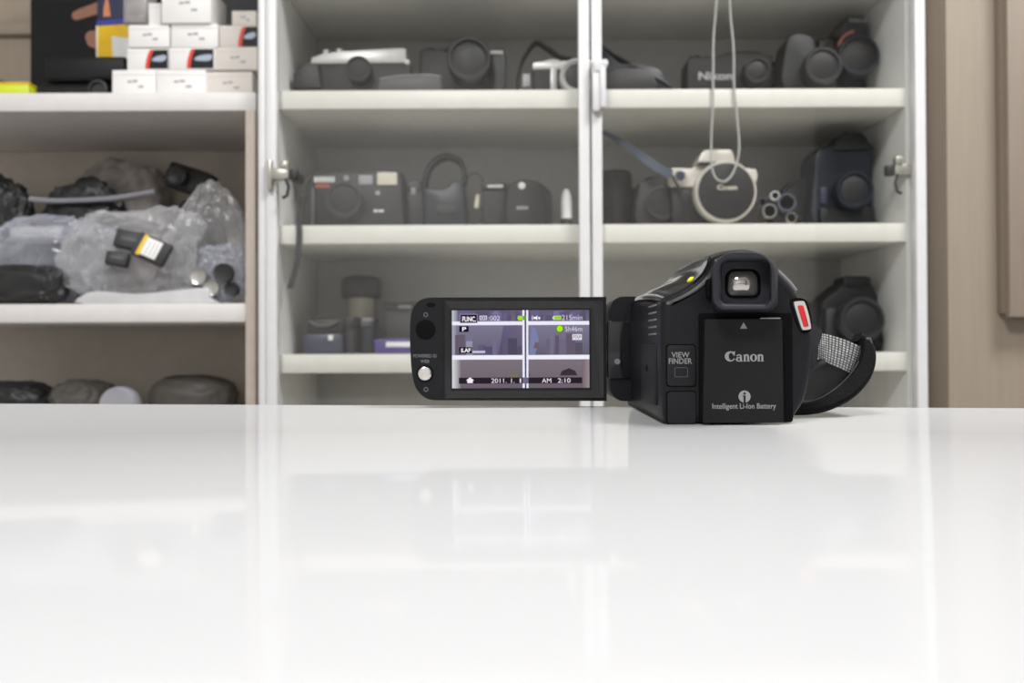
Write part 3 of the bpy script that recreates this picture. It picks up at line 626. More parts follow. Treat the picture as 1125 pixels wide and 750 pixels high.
def carton(x0, y0, x1, y1, Y, zb, lab, m='carton', art=None, dep=.06, marks=True):
    t = T('small_carton', lab, 'box', (x0 + x1) / 2, Y, zb, WB)
    t.o.z = zb; 
    z1 = P(560 if False else (x0 + x1) / 2, y0, Y).z - zb
    b = B(); b.box(t.x(x0), t.x(x1), 0, dep, 0, z1, .0012); b.done('body', M[m], t.e)
    b = B(); b.box(t.x(x0) + .001, t.x(x1) - .001, -.0005, .001, z1 * .80, z1 * .82); b.done('lid_seam', M['cartonw'], t.e)
    if art:
        a0, a1 = art; b = B(); xs0, xs1 = t.x(a0), t.x(a1); b.use(M['blackcard'])
        n = 8; edge = [(xs0 + (xs1 - xs0) * .22 * (1 - math.sin(R(90 * i / n))) * -1 + 0, z1 * (.04 + .90 * i / n)) for i in range(n + 1)]
        arc = lambda f, off: (xs0 + off + 5 * t.k * (f ** 2), z1 * (.05 + .88 * f))
        b.prism([arc(i / n, 4 * t.k) for i in range(n + 1)] + [(xs1, z1 * .93), (xs1, z1 * .05)], -.0006, .001)
        b.use(M['redprint']); b.prism([arc(i / n, 0) for i in range(n + 1)] + [arc(i / n, 4.2 * t.k) for i in range(n, -1, -1)], -.0007, .001)
        b.use(M['printblue']); xm = xs0 + (xs1 - xs0) * .3; b.prism(smooth([(xm, z1 * .42), (xm + 4 * t.k, z1 * .6), (xs1 - 3 * t.k, z1 * .68), (xs1 - 1.5 * t.k, z1 * .52), (xs1 - 6 * t.k, z1 * .38)], 3), -.0010, .001)
        b.done('printed_panel', None, t.e)
    elif marks:
        w = (x1 - x0)
        b = B()
        for u0, u1, v in ((.36, .45, .55), (.47, .58, .57), (.60, .72, .36)):
            b.box(t.x(x0 + w * u0), t.x(x0 + w * u1), -.0004, .001, z1 * v - .0016, z1 * v + .0016)
        b.done('printed_marks', M['lgrey'], t.e)
    return z1
g = .0006
z = zA2 + .0004; Yb = 1.19
h1 = carton(123, 77, 171.3, 102, Yb, z, 'white carton in the bottom row of the pile, next to the black rolled case')
carton(172, 77, 226, 102, Yb, z, 'white carton in the middle of the bottom row of the pile')
carton(226.8, 79, 277.5, 102, Yb + .004, z, 'shaded white carton in the bottom row, nearest the side panel', 'cartonw')
z2 = z + h1 + g
h2 = carton(139.5, 53.5, 185, 77, Yb + .002, z2, 'carton with red and black end in the second row, beside the yellow carton', art=(160, 184.5))
carton(186, 52.5, 236.5, 77, Yb + .001, z2, 'carton with red and black end in the second row, centre of the pile', art=(205.5, 235))
carton(237.2, 52.5, 269.5 + 13.5, 77, Yb + .003, z2, 'plain carton in the second row, against the side panel', 'cartonw', dep=.055)
z3 = z2 + h2 + g + .0006
h3 = carton(141, 27.5, 186, 53, Yb, z3, 'plain carton in the third row above the red ended one, beside the yellow carton')
carton(188, 26.5, 239.5, 53, Yb + .001, z3, 'plain carton in the third row, centre of the pile')
carton(241.5, 28, 283, 53, Yb + .004, z3, 'carton with red and black end in the third row, against the side panel', 'cartonw', art=(262, 283), dep=.05)
z4 = z3 + h3 + g + .0006
carton(177.5, -14, 232, 25, Yb - .004, z4, 'larger white carton on top of the pile', dep=.065)
carton(163, 3.5, 176.5, 25, Yb + .008, z4, 'tiny white carton next to the large one on top of the pile', dep=.04, marks=False)
carton(255, 12, 282, 27, Yb + .006, z4, 'small cream carton on top of the pile, by the side panel', 'cartonw', dep=.045)
t = T('wrapped_package', 'package in clear wrap on top of the pile, above the yellow carton', 'package', 149, 1.215, z4)
t.prism('contents', [(137, 25), (137, 2), (142, -10), (160, -10), (162, 25)], .0, .03, M['bubble'], .003)
t.prism('clear_wrap', [(135.6, 25.5), (135.6, 0), (141, -13), (161.4, -13), (162.4, 25.5)], -.003, .033, M['clear'], .003)
# ------------------------------------------------------------------ bags on the lower left shelf
def blob(name, label, cat, bb, Y, dep, zb, m, seed, fold=.18, freq=3.0, group=None, part='film', shape=None, sub=5, sq=.75, spikes=()):
    x0, y0, x1, y1 = bb; xc = (x0 + x1) / 2
    t = T(name, label, cat, xc, Y, zb, group)
    hw = (x1 - x0) / 2 * t.k; zt = P(xc, y0, Y).z - t.o.z; z0 = max(0, P(xc, y1, Y).z - t.o.z)
    bm = bmesh.new(); bmesh.ops.create_icosphere(bm, subdivisions=sub, radius=1)
    off = Vector((seed * 3.7, seed * 1.3, seed * 7.1))
    for v in bm.verts:
        p = v.co.copy()
        q = Vector([math.copysign(abs(c_) ** sq, c_) for c_ in p])
        n1 = noise.noise(p * freq * .6 + off); n2 = abs(noise.noise(p * freq + off * 2)); n3 = abs(noise.noise(p * freq * 2.3 + off))
        s = 1 - fold * 1.1 * n2 - fold * .6 * n3 + fold * .5 * n1
        for ax, az, amp, w_ in spikes:
            dd = (p.x * ax + p.z * az) / math.hypot(ax, az)
            if dd > w_: s *= 1 + amp * ((dd - w_) / (1 - w_)) ** 1.5
        q *= s
        if shape: q = shape(q)
        v.co = Vector((q.x * hw, q.y * dep / 2 + dep / 2, z0 + (q.z + 1) / 2 * (zt - z0)))
        if v.co.z < 0.0006: v.co.z = 0.0006 + .0004 * abs(n1)
    b = B(); b._merge(bm)
    o = b.done(part, m, t.e, ang=50); return t
def ltube(t, name, pts, r, m, d): return t.tube(name, pts, r, m, d)
t = blob('bubble_wrap_bundle', 'grey bubble wrapped bundle at the back of the bag shelf', 'package', (70, 168, 181, 334), 1.335, .065, zM, M['bubble'], 1, .10, 2.4, part='wrap')
t = blob('black_camera_bag', 'black bag under a pale zip strip in the middle of the bag shelf', 'bag', (34, 192, 134, 334), 1.282, .050, zM, M['blackbag'], 2, .20, 3.2, part='body')
t.e.location.z += 0
t.tube('pale_zip', [(34, 219), (60, 221), (90, 220.5), (130, 218), (172, 211)], .0042, M['lilac'], -.004)
blob('dark_cable_bag', 'bag of dark cables in clear film at the left edge of the bag shelf', 'bag', (-60, 188, 31, 334), 1.282, .05, zM, M['blackbag'], 11, .2, 3.5)
t = blob('lens_tube_bag', 'bluish clear bag holding a pale tube, above the black pouch', 'bag', (-40, 236, 108, 335), 1.226, .052, zM, M['clearblue'], 3, .18, 3.2, spikes=((1, .45, .26, .8), (.2, 1, .12, .8)))
tt = T('pale_tube', 'pale grey tube inside the bluish clear bag', 'tube', 30, 1.226, zM)
zc = P(30, 255, 1.226).z - tt.o.z
B().lathe([(.004, tt.x(3)), (.0115, tt.x(4)), (.0125, tt.x(8)), (.0125, tt.x(62)), (.009, tt.x(66))], (0, .026, zc), 'X', 28).done('barrel', M['seal'], tt.e)
B().lathe([(.0127, tt.x(62)), (.0132, tt.x(63)), (.0132, tt.x(88)), (.012, tt.x(92)), (.0001, tt.x(92))], (0, .026, zc), 'X', 28).done('cap', M['lilac'], tt.e)
blob('black_nylon_pouch', 'black nylon pouch lying on the shelf under the bluish bag', 'pouch', (-30, 289, 66, 334), 1.178, .044, zM, M['blackbag'], 4, .16, 2.8, part='body', sq=.5)
t = blob('loose_black_camera', 'black camera poking out behind the peaked clear bag', 'camera', (183, 212, 236, 334), 1.31, .05, zM, M['blk'], 6, .06, 2.0, part='case')
b = B(); mx = Matrix.Translation((t.x(208), -.012, P(208, 198, t.Y).z - t.o.z)) @ Matrix.Rotation(R(18), 4, 'Y')
b.box(-.034, .034, 0, .045, -.020, .020, .006, 2, mx); b.done('body', M['blk'], t.e)
b = B(); b.lathe([(.014, .001), (.016, -.012), (.012, -.014), (.0001, -.010)], (-.012, 0, 0), n=24, mx=mx); b.done('lens', M['blk2'], t.e)
def peak(q):
    if q.z > 0: q.x = q.x * (1 - .72 * q.z) + .12 * q.z
    return q
blob('peaked_clear_bag', 'crumpled clear bag rising to a peak on the bag shelf', 'bag', (172, 190, 268, 334), 1.238, .055, zM, M['clear2'], 7, .19, 3.2, shape=peak, spikes=((.9, .3, .18, .8), (-.9, -.3, .18, .8)))
t = blob('battery_bag', 'clear bag with a thick white seal and batteries inside, front of the bag shelf', 'bag', (66, 228, 210, 336), 1.180, .044, zM, M['clear'], 5, .20, 3.0, spikes=((-1, -.15, .22, .75), (-.55, .8, .16, .8), (.75, .7, .38, .75), (1, -.6, .15, .8)))
t.prism('white_seal', smooth([(95, 334.5), (94, 324), (110, 320), (150, 323), (190, 320), (226, 317), (232, 328), (231, 334.5)], 3), -.006, .004, M['seal'], .0004)
def battery(cx, cy, w, h, d, ang, Y, lab, name='camera_battery', label=True, m='blk2'):
    t = T(name, lab, 'battery', cx, Y, zM, 'batteries in the clear bag')
    o = P(cx, cy, Y); t.e.location = o; t.e.rotation_euler = (R(-12), R(ang), R(8))
    B().box(-w / 2, w / 2, 0, d, -h / 2, h / 2, .002).done('case', M[m], t.e)
    if label:
        lb_ = B(); lb_.use(M['carton']); lb_.box(-w * .22, w * .24, -.0006, .001, -h * .38, h * .40, .0002); lb_.use(M['lgrey'])
        for u in (-.10, .02, .13): lb_.box(w * u, w * (u + .025), -.0008, .001, -h * .30, h * .32)
        lb_.done('white_label', None, t.e)
        B().box(-w * .34, -w * .22, -.0007, .001, -h * .46, h * .46, .0002).done('yellow_edge', M['yel'], t.e)
    else: B().box(-w * .3, w * .3, -.0006, .001, -h * .1, h * .1, .0002).done('contact_strip', M['grey'], t.e)
battery(166, 273, .046, .034, .014, 24, 1.163, 'black battery with white label and yellow edge in the clear bag')
battery(143, 263, .042, .026, .012, 12, 1.172, 'plain black battery behind the labelled one in the clear bag', label=False)
battery(128, 283, .030, .020, .012, 8, 1.166, 'small plain black battery left of the labelled one in the clear bag', label=False)
blob('glinting_clear_bag', 'glinting clear bag of metal parts against the side panel', 'bag', (213, 266, 269, 335), 1.184, .045, zM, M['clearblue'], 8, .22, 3.4, spikes=((-.7, .7, .2, .8), (.5, .85, .2, .8)))
for i, (px, py, r, ang) in enumerate(((219, 304, 9, 0), (246, 300, 11, 20), (233, 316, 9, -15), (255, 318, 8, 10))):
    lab = ['bright metal ring at the left of the glinting bag', 'large dark lens ring at the top of the glinting bag', 'bright lens ring low in the middle of the glinting bag', 'dark lens ring low by the side panel in the glinting bag'][i]
    q = T('lens_ring', lab, 'lens ring', px, 1.178 + .004 * i, zM, 'lens rings in the glinting clear bag'); zz = max(P(px, py, q.Y).z - q.o.z, r * q.k + .0003); rr = r * q.k
    b = B(); b.lathe([(rr * .7, -.004), (rr * .95, -.005), (rr, -.003), (rr, .004), (rr * .7, .004)], (0, 0, zz), n=26); b.done('rim', M['steel' if i in (0, 2) else 'blk2'], q.e)
    B().lathe([(rr * .71, -.001), (.0001, -.003)], (0, 0, zz), n=26).done('glass', M['lens'], q.e)
# --- lowest visible things behind the table edge
blob('grey_plastic_bag', 'dark grey bag peeping above the table edge under the bag shelf', 'bag', (40, 417, 112, 500), 1.23, .09, zN, M['greybag'], 21, .12, 2.4)
blob('black_refuse_bag', 'black bag behind the table edge at the far left', 'bag', (-60, 419, 46, 500), 1.22, .09, zN, M['blackbag'], 22, .14, 2.4)
t = T('tape_roll', 'lilac grey tape roll standing just above the table edge', 'tape', 128, 1.20, zN)
B().lathe([(.014, 0), (.024, -.001), (.026, .002), (.026, .022), (.024, .025), (.014, .024)], (0, .0, max(.0265, P(128, 425, 1.2).z - t.o.z - .026)), n=36).done('tape', M['lilac'], t.e)
B().lathe([(.0142, .001), (.0142, .023), (.012, .023), (.012, .001), (.0142, .001)], (0, .0, max(.0265, P(128, 425, 1.2).z - t.o.z - .026)), n=30).done('core', M['kraft'], t.e)
hz = max(0, P(128, 425, 1.2).z - t.o.z - .052)
blob('brown_paper_bundle', 'low brown bundle right of the tape roll, above the table edge', 'package', (150, 412, 250, 500), 1.26, .10, zN, M['greybag'], 23, .08, 2.0)
# ------------------------------------------------------------------ wall cupboard on the right
cx0 = P(1110, 383, 1.12).x; cz0 = P(1115, 348, 1.12).z
wc = empty('wall_cupboard', (cx0 + .25, 1.15, cz0)); tag(wc, 'beige wall cupboard hung high at the right end of the beige wall', 'cupboard')
B().box(-.25, .25, -.018, 0, .006, .75, .001).done('body', M['cupbeige'], wc); B().box(-.25, .25, -.03, -.0185, 0, .75, .001).done('door', M['cupbeige'], wc)
# ------------------------------------------------------------------ camcorder
YH = 382.0
def q(px, py, Y): return ((px - 562.5) * Y / F, (YH - py) * Y / F + (H - TAB))
CO = Vector((0.086, 0.372, TAB))
cc = empty('camcorder', CO); tag(cc, 'black camcorder standing on the white table with its screen swung open', 'camcorder')
class K(B):
    """mesh given in (x, world y, z above table)"""
    def part(s, name, m=None, parent=None, ang=35):
        bmesh.ops.translate(s.bm, verts=s.bm.verts[:], vec=(-CO.x, -CO.y, 0.0002)); return s.done(name, m, parent or cc, ang=ang)
rear_px = [(735, 467), (729.5, 461), (727.5, 440), (727, 400), (727, 352), (728.5, 332), (740, 325.5), (752, 319.5), (765, 311), (775, 301), (780, 292), (784, 283), (799, 277), (820, 275), (838, 277.5), (849, 285), (856, 298), (866, 309), (876, 322), (884, 336), (890, 351), (893.3, 367), (893.6, 382), (891.5, 410), (886, 436), (877, 453), (863, 466.5), (800, 467.2)]
YR = 0.3135
rear = [q(a, b, YR) for a, b in rear_px]
mid_over = {0: (59, 0), 1: (57.6, 2.5), 2: (57, 9), 3: (56.6, 24), 4: (56.6, 42), 5: (57.2, 49.5), 6: (61, 52.6), 7: (66, 55), 8: (71.5, 57.3), 9: (76, 60), 10: (79, 63), 11: (82.5, 66.3), 12: (89, 69.8), 13: (97, 71), 14: (103, 69.6), 15: (107, 66.5), 16: (109.5, 62)}
mid = [tuple(v / 1000 for v in mid_over[i]) if i in mid_over else rear[i] for i in range(len(rear))]
rear[0] = (rear[0][0], 0); rear[-1] = (rear[-1][0], 0); rear[26] = (rear[26][0], 0.0003)
rs = smooth(rear, 5); ms = smooth(mid, 5)
rs = [(a, max(b, 0)) for a, b in rs]; ms = [(a, max(b, 0)) for a, b in ms]
cxm = sum(p[0] for p in rs) / len(rs); czm = sum(p[1] for p in rs) / len(rs)
def ins(o, d):
    out = []; n = len(o)
    for i in range(n):
        a, b_ = Vector(o[i - 1]), Vector(o[(i + 1) % n]); tn = (b_ - a)
        if tn.length < 1e-9: out.append(o[i]); continue
        tn.normalize(); nn = Vector((-tn.y, tn.x)); c_ = Vector(o[i])
        if (Vector((cxm, czm)) - c_).dot(nn) < 0: nn = -nn
        c_ += nn * d; out.append((c_.x, c_.y))
    return out
def at(o, Y): return [(p[0], Y, p[1]) for p in o]
def mixs(a, b, t_): return [(x[0] * (1 - t_) + y[0] * t_, x[1] * (1 - t_) + y[1] * t_) for x, y in zip(a, b)]
fro = [(0.0895 + (a - 0.0895) * .93, .033 + (b_ - .033) * .93) for a, b_ in ms]
fro2 = [(0.0895 + (a - 0.0895) * .80, .033 + (b_ - .033) * .80) for a, b_ in ms]
b = K()
cen = [(cxm + (a - cxm) * .02, czm + (c_ - czm) * .02) for a, c_ in rs]
b.loft([at(cen, YR), at(mixs(rs, cen, .12), YR), at(ins(rs, .0030), YR), at(ins(rs, .0012), YR + .0004), at(ins(rs, .0004), YR + .0014), at(rs, YR + .0032), at(mixs(rs, ms, .45), YR + .022), at(mixs(rs, ms, .8), YR + .042), at(ms, YR + .058), at(ms, YR + .098), at(fro, YR + .118), at(fro2, YR + .124)])
b.part('body', M['cbody'], ang=50)
# glossy shoulder that covers the top left edge
sh = K(); secs = []
for tt_, Y in ((0, YR + .0022), (.12, YR + .008), (.45, YR + .022), (.8, YR + .042), (1, YR + .058), (1, YR + .096)):
    o = mixs(rs, ms, tt_); seg = o[25:56]; out = []
    for i in range(len(seg)):
        out.append(seg[i])
    top = ins(o, -.0009)[25:56]
    secs.append([(p[0], Y, p[1]) for p in top] + [(p[0], Y, p[1] - .0012) for p in reversed(seg)])
sh.loft(secs); sh.part('shoulder_cover', M['cgloss'], ang=50)
# front lens (faces away)
b = K(); b.lathe([(.024, YR + .112), (.025, YR + .128), (.0235, YR + .132), (.019, YR + .132), (.018, YR + .126), (.0001, YR + .124)], (.087, 0, .036), n=48); lf = b.part('lens_barrel', M['cbody'])
b = K(); b.lathe([(.0178, YR + .1262), (.009, YR + .1285), (.0001, YR + .129)], (.087, 0, .036), n=40); b.part('front_glass', M['lens'], lf)
# battery recess, battery
YB = 0.3090
x0, z1 = q(767.5, 344.5, YR); x1, _ = q(870, 467, YR)
b = K(); b.prism(rrect(x0, x1, .0004, z1, .0012, 4), YR - .0006, YR + .002, 0); b.part('battery_bay', M['cdark'])
bl = [q(772, 466.6, YB), q(774.5, 352.5, YB), q(776, 351, YB), q(858, 351, YB), q(859.5, 352.5, YB), q(860.5, 466.6, YB)]
bl = [(a, max(c_, .0008)) for a, c_ in bl]
b = K(); b.prism(bl, YB, YR + .002, .0006, 2); bat = b.part('battery', M['cbatt'])
b = K(); lx0, lz = q(836, 350.4, YB); lx1, _ = q(858, 351, YB); b.box(lx0, lx1, YB + .0001, YB + .0022, lz - .0001, lz + .00025, .0001); b.part('catch_edge', M['lgrey'], bat)
def txt(b_, s, x0, y0, x1, y1, Y, bold=.0):
    a = q(x0, y0, Y); c_ = q(x1, y1, Y); put_text(b_, s, a[0], c_[0], c_[1], a[1], Y - .00012, bold)
# maker wordmark, drawn letter by letter
def strip(b_, outer, inner, Y):
    for i in range(len(outer) - 1): b_.poly([(outer[i][0], Y, outer[i][1]), (outer[i + 1][0], Y, outer[i + 1][1]), (inner[i + 1][0], Y, inner[i + 1][1]), (inner[i][0], Y, inner[i][1])])
def wordmark(b_, x0, y0, x1, y1, Y):
    A = q(x0, y0, Y); Z = q(x1, y1, Y); W = Z[0] - A[0]; Hh = A[1] - Z[1]; Y -= .00010; lv = [0]
    def YY(): lv[0] += 1; return Y - .000006 * lv[0]
    ux = lambda u: A[0] + W * u / 10.6; vz = lambda v: Z[1] + Hh * v / 2.6
    def ring(cx, cy, rx, ry, ix, iy, a0, a1, ox_=0, n=22):
        o = []; i_ = []
        for k_ in range(n + 1):
            a = R(a0 + (a1 - a0) * k_ / n)
            o.append((ux(cx + rx * math.cos(a)), vz(cy + ry * math.sin(a)))); i_.append((ux(cx + ox_ + ix * math.cos(a)), vz(cy + iy * math.sin(a))))
        strip(b_, o, i_, YY())
    def pg(*pts):
        y_ = YY(); b_.poly([(ux(u), y_, vz(v)) for u, v in pts])
    ring(1.40, 1.3, 1.50, 1.3, .74, .98, 46, 322, .30)                       # C
    pg((1.75, 2.30), (2.75, 2.62), (2.62, 1.50), (2.40, 1.50)); pg((2.1, .55), (2.45, .35), (2.72, .66), (2.50, .80))
    ring(3.75, .55, .80, .58, .38, .36, 0, 360, .10)                          # a
    pg((4.05, 0.0), (4.62, 0.0), (4.62, 1.25), (4.05, 1.25)); ring(3.85, 1.22, .77, .60, .24, .38, -10, 165)
    pg((4.5, 0), (4.85, 0), (4.85, .16), (4.5, .25))
    for n0 in (5.05, 8.95):                                                   # n, n
        pg((n0 + .1, 0), (n0 + .62, 0), (n0 + .62, 1.85), (n0 - .05, 1.62), (n0 + .1, 1.5)); pg((n0 - .08, 0), (n0 + .8, 0), (n0 + .8, .14), (n0 - .08, .14))
        ring(n0 + .98, 1.15, .60, .68, .10, .40, 0, 150); pg((n0 + 1.06, 0), (n0 + 1.58, 0), (n0 + 1.58, 1.2), (n0 + 1.06, 1.2)); pg((n0 + .95, 0), (n0 + 1.72, 0), (n0 + 1.72, .14), (n0 + .95, .14))
    ring(7.85, .92, 1.0, .95, .40, .74, 0, 360)                               # o
b = K(); wordmark(b, 796.5, 386.3, 838.5, 397.5, YB); b.part('maker_wordmark', M['ink'], bat)
b = K(); txt(b, 'Intelligent Li-Ion Battery', 782, 443.5, 852, 451.2, YB, .012)
c0 = q(817.5, 436, YB); rr = 6.6 * YB / F; yy = YB - .00012; n = 28
b.part('battery_lettering', M['ink'], bat); b = K()
b.poly([(c0[0] + rr * math.cos(2 * math.pi * i / n), yy, c0[1] + rr * math.sin(2 * math.pi * i / n)) for i in range(n)])
b.part('battery_emblem', M['ink'], bat); b = K()
tri = [q(813, 361.5, YB), q(821, 361.5, YB), q(817, 354.5, YB)]; b.poly([(p[0], yy, p[1]) for p in tri])
b.part('arrow_mark', M['ink'], bat)
b = K(); yy = YB - .0002; r2 = rr * .20
b.poly([(c0[0] + r2 * math.cos(2 * math.pi * i / 14), yy, c0[1] + rr * .50 + r2 * math.sin(2 * math.pi * i / 14)) for i in range(14)])
b.poly([(c0[0] - rr * .34, yy, c0[1] + rr * .18), (c0[0] + rr * .17, yy, c0[1] + rr * .18), (c0[0] + rr * .17, yy, c0[1] - rr * 1.02), (c0[0] - rr * .17, yy, c0[1] - rr * 1.02), (c0[0] - rr * .17, yy, c0[1]), (c0[0] - rr * .34, yy, c0[1])])
b.part('battery_symbol', M['cbatt'], bat)
# buttons on the left of the rear
def plate(name, a0, b0, a1, b1, r, m, d=.0007):
    p0 = q(a0, b1, YR); p1 = q(a1, b0, YR); b_ = K(); b_.use(M['cdark']); b_.prism(rrect(p0[0] - .0004, p1[0] + .0004, p0[1] - .0004, p1[1] + .0004, r, 5), YR - .0001, YR + .001)
    b_.use(m); b_.prism(rrect(p0[0], p1[0], p0[1], p1[1], r, 5), YR - d, YR + .001, .0003); return b_.part(name)
vb = plate('viewfinder_button', 732.5, 379.5, 763.5, 424, .0013, M['ccover'], .001)
b = K(); txt(b, 'VIEW', 737.6, 387, 757.2, 393, YR - .001, .012); txt(b, 'FINDER', 734.6, 393.8, 760, 399.8, YR - .001, .012); b.part('button_lettering', M['ink'], vb)
b = K(); p0 = q(740, 414.5, YR); p1 = q(755, 403.5, YR); o1 = rrect(p0[0], p1[0], p0[1], p1[1], .0007, 4); o2 = rrect(p0[0] + .0003, p1[0] - .0003, p0[1] + .0003, p1[1] - .0003, .0005, 4)
strip(b, o1 + o1[:1], o2 + o2[:1], YR - .00115); b.part('button_symbol', M['inkfaint'], vb)
pc = plate('port_cover', 732.5, 430.5, 763.5, 465, .0013, M['ccover'], .0008)
# eyecup
YE = 0.2995
def er(a0, b0, a1, b1, Y, r, rt):
    p0 = q(a0, b1, Y); p1 = q(a1, b0, Y); return at(rrect(p0[0], p1[0], p0[1], p1[1], r, 8, rt), Y)
b = K()
b.loft([er(782, 279, 856, 344, YR + .003, .004, .0075), er(782.5, 278, 854, 342, YR - .006, .0042, .0078), er(783, 277, 852.3, 341, YE + .0012, .0045, .0082), er(784, 278, 851.5, 340, YE, .0042, .0078), er(788.5, 282, 848, 336.5, YE, .0032, .0050), er(792, 286, 847, 334.5, YE + .0010, .0022, .0034), er(793.5, 288, 845, 332.5, YE + .0080, .0016, .0024)], cap0=False)
ec = b.part('eyecup', M['rubber'], ang=60)
b = K(); b.loft([er(797, 296, 836, 328, YE + .0079, .0028, .0036), er(798.5, 297.2, 834.5, 326.8, YE + .0072, .0026, .0034), er(799.5, 298, 833.5, 326, YE + .0078, .0024, .0032)]); b.part('eyepiece_frame', M['cdark'], ec)
b = K(); b.loft([er(800, 298.5, 832.5, 325.5, YE + .0076, .0022, .0032), er(802, 300, 830.5, 324, YE + .0068, .0028, .0036), er(805.5, 303, 827, 321, YE + .0058, .0028, .003), er(810, 307, 822, 317, YE + .0052, .0018, .002), er(815, 311, 817, 313, YE + .0050, .0002, .0002)]); b.part('eyepiece_lens', M['eyeglass'], ec, ang=80)
b = K(); b.box(*[v for p in ((q(775.5, 0, YR)[0], q(781.5, 0, YR)[0]),) for v in p], YR - .002, YR + .004, q(0, 328, YR)[1], q(0, 307, YR)[1], .0008); dj = b.part('dioptre_lever', M['cdark'])
# record button
def pr(pts, Y): return [q(a, c_, Y) for a, c_ in pts]
yb = YR
b = K(); b.prism(smooth(pr([(868, 331), (875, 328), (884, 329.5), (889, 338), (892.3, 356), (890, 364.5), (882, 367), (876, 360), (870, 343)], yb), 3), yb - .0002, yb + .006, .0003); rb = b.part('record_button', M['cdark'])
b = K(); b.prism(smooth(pr([(871.5, 334), (874, 332), (881, 331.6), (883.5, 334), (887.5, 347), (889.8, 360), (888.3, 362.5), (882, 363.3), (879.5, 361), (875, 347)], yb), 3), yb - .0013, yb + .004, .0005); b.part('silver_surround', M['silver'], rb)
b = K(); b.prism(smooth(pr([(875.6, 337), (880.6, 336.6), (882.5, 341), (886.6, 357.5), (885.8, 359.5), (882.4, 359.9), (880.8, 357), (876.8, 343)], yb), 3), yb - .0019, yb + .003, .0004); b.part('red_key', M['red'], rb)
# highlight on the right shoulder edge, put in as a thin grey tube
b = K(); b.tube([(*q(a, c_, YR + .003), 0) for a, c_ in ()] or [(q(a, c_, YR + .004)[0], YR + .0045, q(a, c_, YR + .004)[1]) for a, c_ in smooth([(851, 295), (860, 303), (868, 311), (875, 320)], 4, False)], .0009); b.part('edge_highlight', M['inkdim'])
# yellow sticker
b = K(); b.lathe([(.0001, -.0012), (.0013, -.001), (.0016, 0), (.0011, .0004), (.0001, .0006)], (0, 0, 0), 'Z', 20, mx=Matrix.Translation((.0698, .3270, .0551)) @ Matrix.Rotation(R(-42), 4, 'Y') @ Matrix.Rotation(R(18), 4, 'X')); b.part('yellow_sticker', M['yellow'])
# left side wall details
b = K(); b.box(.0553, .0575, YR + .012, YR + .046, .006, .030, .0006); b.part('card_slot_cover', M['ccover'])
b = K(); b.lathe([(.0001, .0553), (.0014, .0553), (.0016, .0558), (.0016, .058)], (0, YR + .030, .020), 'X', 16); b.part('side_button', M['silver'])
b = K()
for i in range(5): b.box(.0556, .0575, YR + .012, YR + .028, .0335 + i * .0028, .0342 + i * .0028, .0002)
b.part('speaker_slots', M['inkdim'])
# hinge block on the left front and the hinge itself
YL = 0.4045
p0 = q(670, 440, YL); p1 = q(702, 326, YL)
o = rrect(p0[0], p1[0] + .004, p0[1], p1[1], .0062, 8)
b = K(); b.prism(o, YL - .003, YL + .024, .0012, 3); b.part('hinge_housing', M['cbody'])
p0 = q(666.8, 415.5, YL); p1 = q(698, 352.5, YL)
b = K(); b.box(p0[0], p1[0], YL - .0042, YL + .006, p0[1], p1[1], .0008); hg = b.part('screen_hinge', M['cgloss'])
pz = q(677, 397, YL); b = K(); b.lathe([(.0014, YL - .004), (.0014, YL - .0048), (.0008, YL - .005), (.0001, YL - .0046)], (pz[0], 0, pz[1]), n=16); b.part('hinge_screw', M['inkdim'], hg)
# fold-out screen panel
lo_px = [(666.3, 325.8), (666.3, 440.3), (478, 438.6), (469, 437), (461, 431), (455.5, 422), (452, 405), (450.6, 380), (450.4, 362), (451.4, 346), (454.5, 336.5), (460.5, 329.5), (469, 326.3), (480, 325.8)]
lo_o = [q(a, c_, YL) for a, c_ in lo_px]
sm = smooth(lo_o[2:], 4, False); pan = [lo_o[0], lo_o[1]] + sm
b = K(); b.prism(pan, YL, YL + .0085, .0006, 2); lp = b.part('screen_panel', M['cbody'])
def rect(a0, b0, a1, b1, Y): p = q(a0, b1, YL); r_ = q(a1, b0, YL); return [(p[0], Y, p[1]), (r_[0], Y, p[1]), (r_[0], Y, r_[1]), (p[0], Y, r_[1])]
b = K(); b.loft([rect(487.5, 329, 664, 437.5, YL + .0004), rect(488.5, 330, 663, 436.5, YL - .0005), rect(493, 335.5, 653.5, 432.5, YL - .0002), rect(496.4, 339.6, 647.6, 426.2, YL + .0001)], cap0=False, cap1=False)
bz = b.part('screen_bezel', M['cgloss'], lp, ang=10)
b = K(); p = q(467.7, 361, YL); b.lathe([(.0048, YL + .001), (.0048, YL - .0003), (.0040, YL - .0005), (.0001, YL - .0002)], (p[0], 0, p[1]), n=28); b.part('soft_button', M['cdark'], lp)
b = K(); p = q(466.8, 409.3, YL); b.use(M['cdark']); b.lathe([(.0042, YL + .001), (.0042, YL - .0002), (.0001, YL - .0002)], (p[0], 0, p[1]), n=28); b.use(M['chrome']); b.lathe([(.0032, YL), (.0032, YL - .0008), (.0027, YL - .0011), (.0001, YL - .0007)], (p[0], 0, p[1]), n=32); b.part('chrome_button', None, lp)
b = K()
a = q(454, 388, YL); c_ = q(480, 391.7, YL); put_text(b, 'POWERED IS/', a[0], c_[0], c_[1], a[1], YL - .0001, .005)
a = q(462, 394, YL); c_ = q(471.5, 397.6, YL); put_text(b, 'WEB', a[0], c_[0], c_[1], a[1], YL - .0001, .005)
for py in (344.7, 426.7):
    p = q(467.8, py, YL); o1 = [(p[0] + .0011 * math.cos(R(30 * i)), p[1] + .0011 * math.sin(R(30 * i))) for i in range(13)]; o2 = [(p[0] + .0008 * math.cos(R(30 * i)), p[1] + .0008 * math.sin(R(30 * i))) for i in range(13)]
    strip(b, o1, o2, YL - .0001)
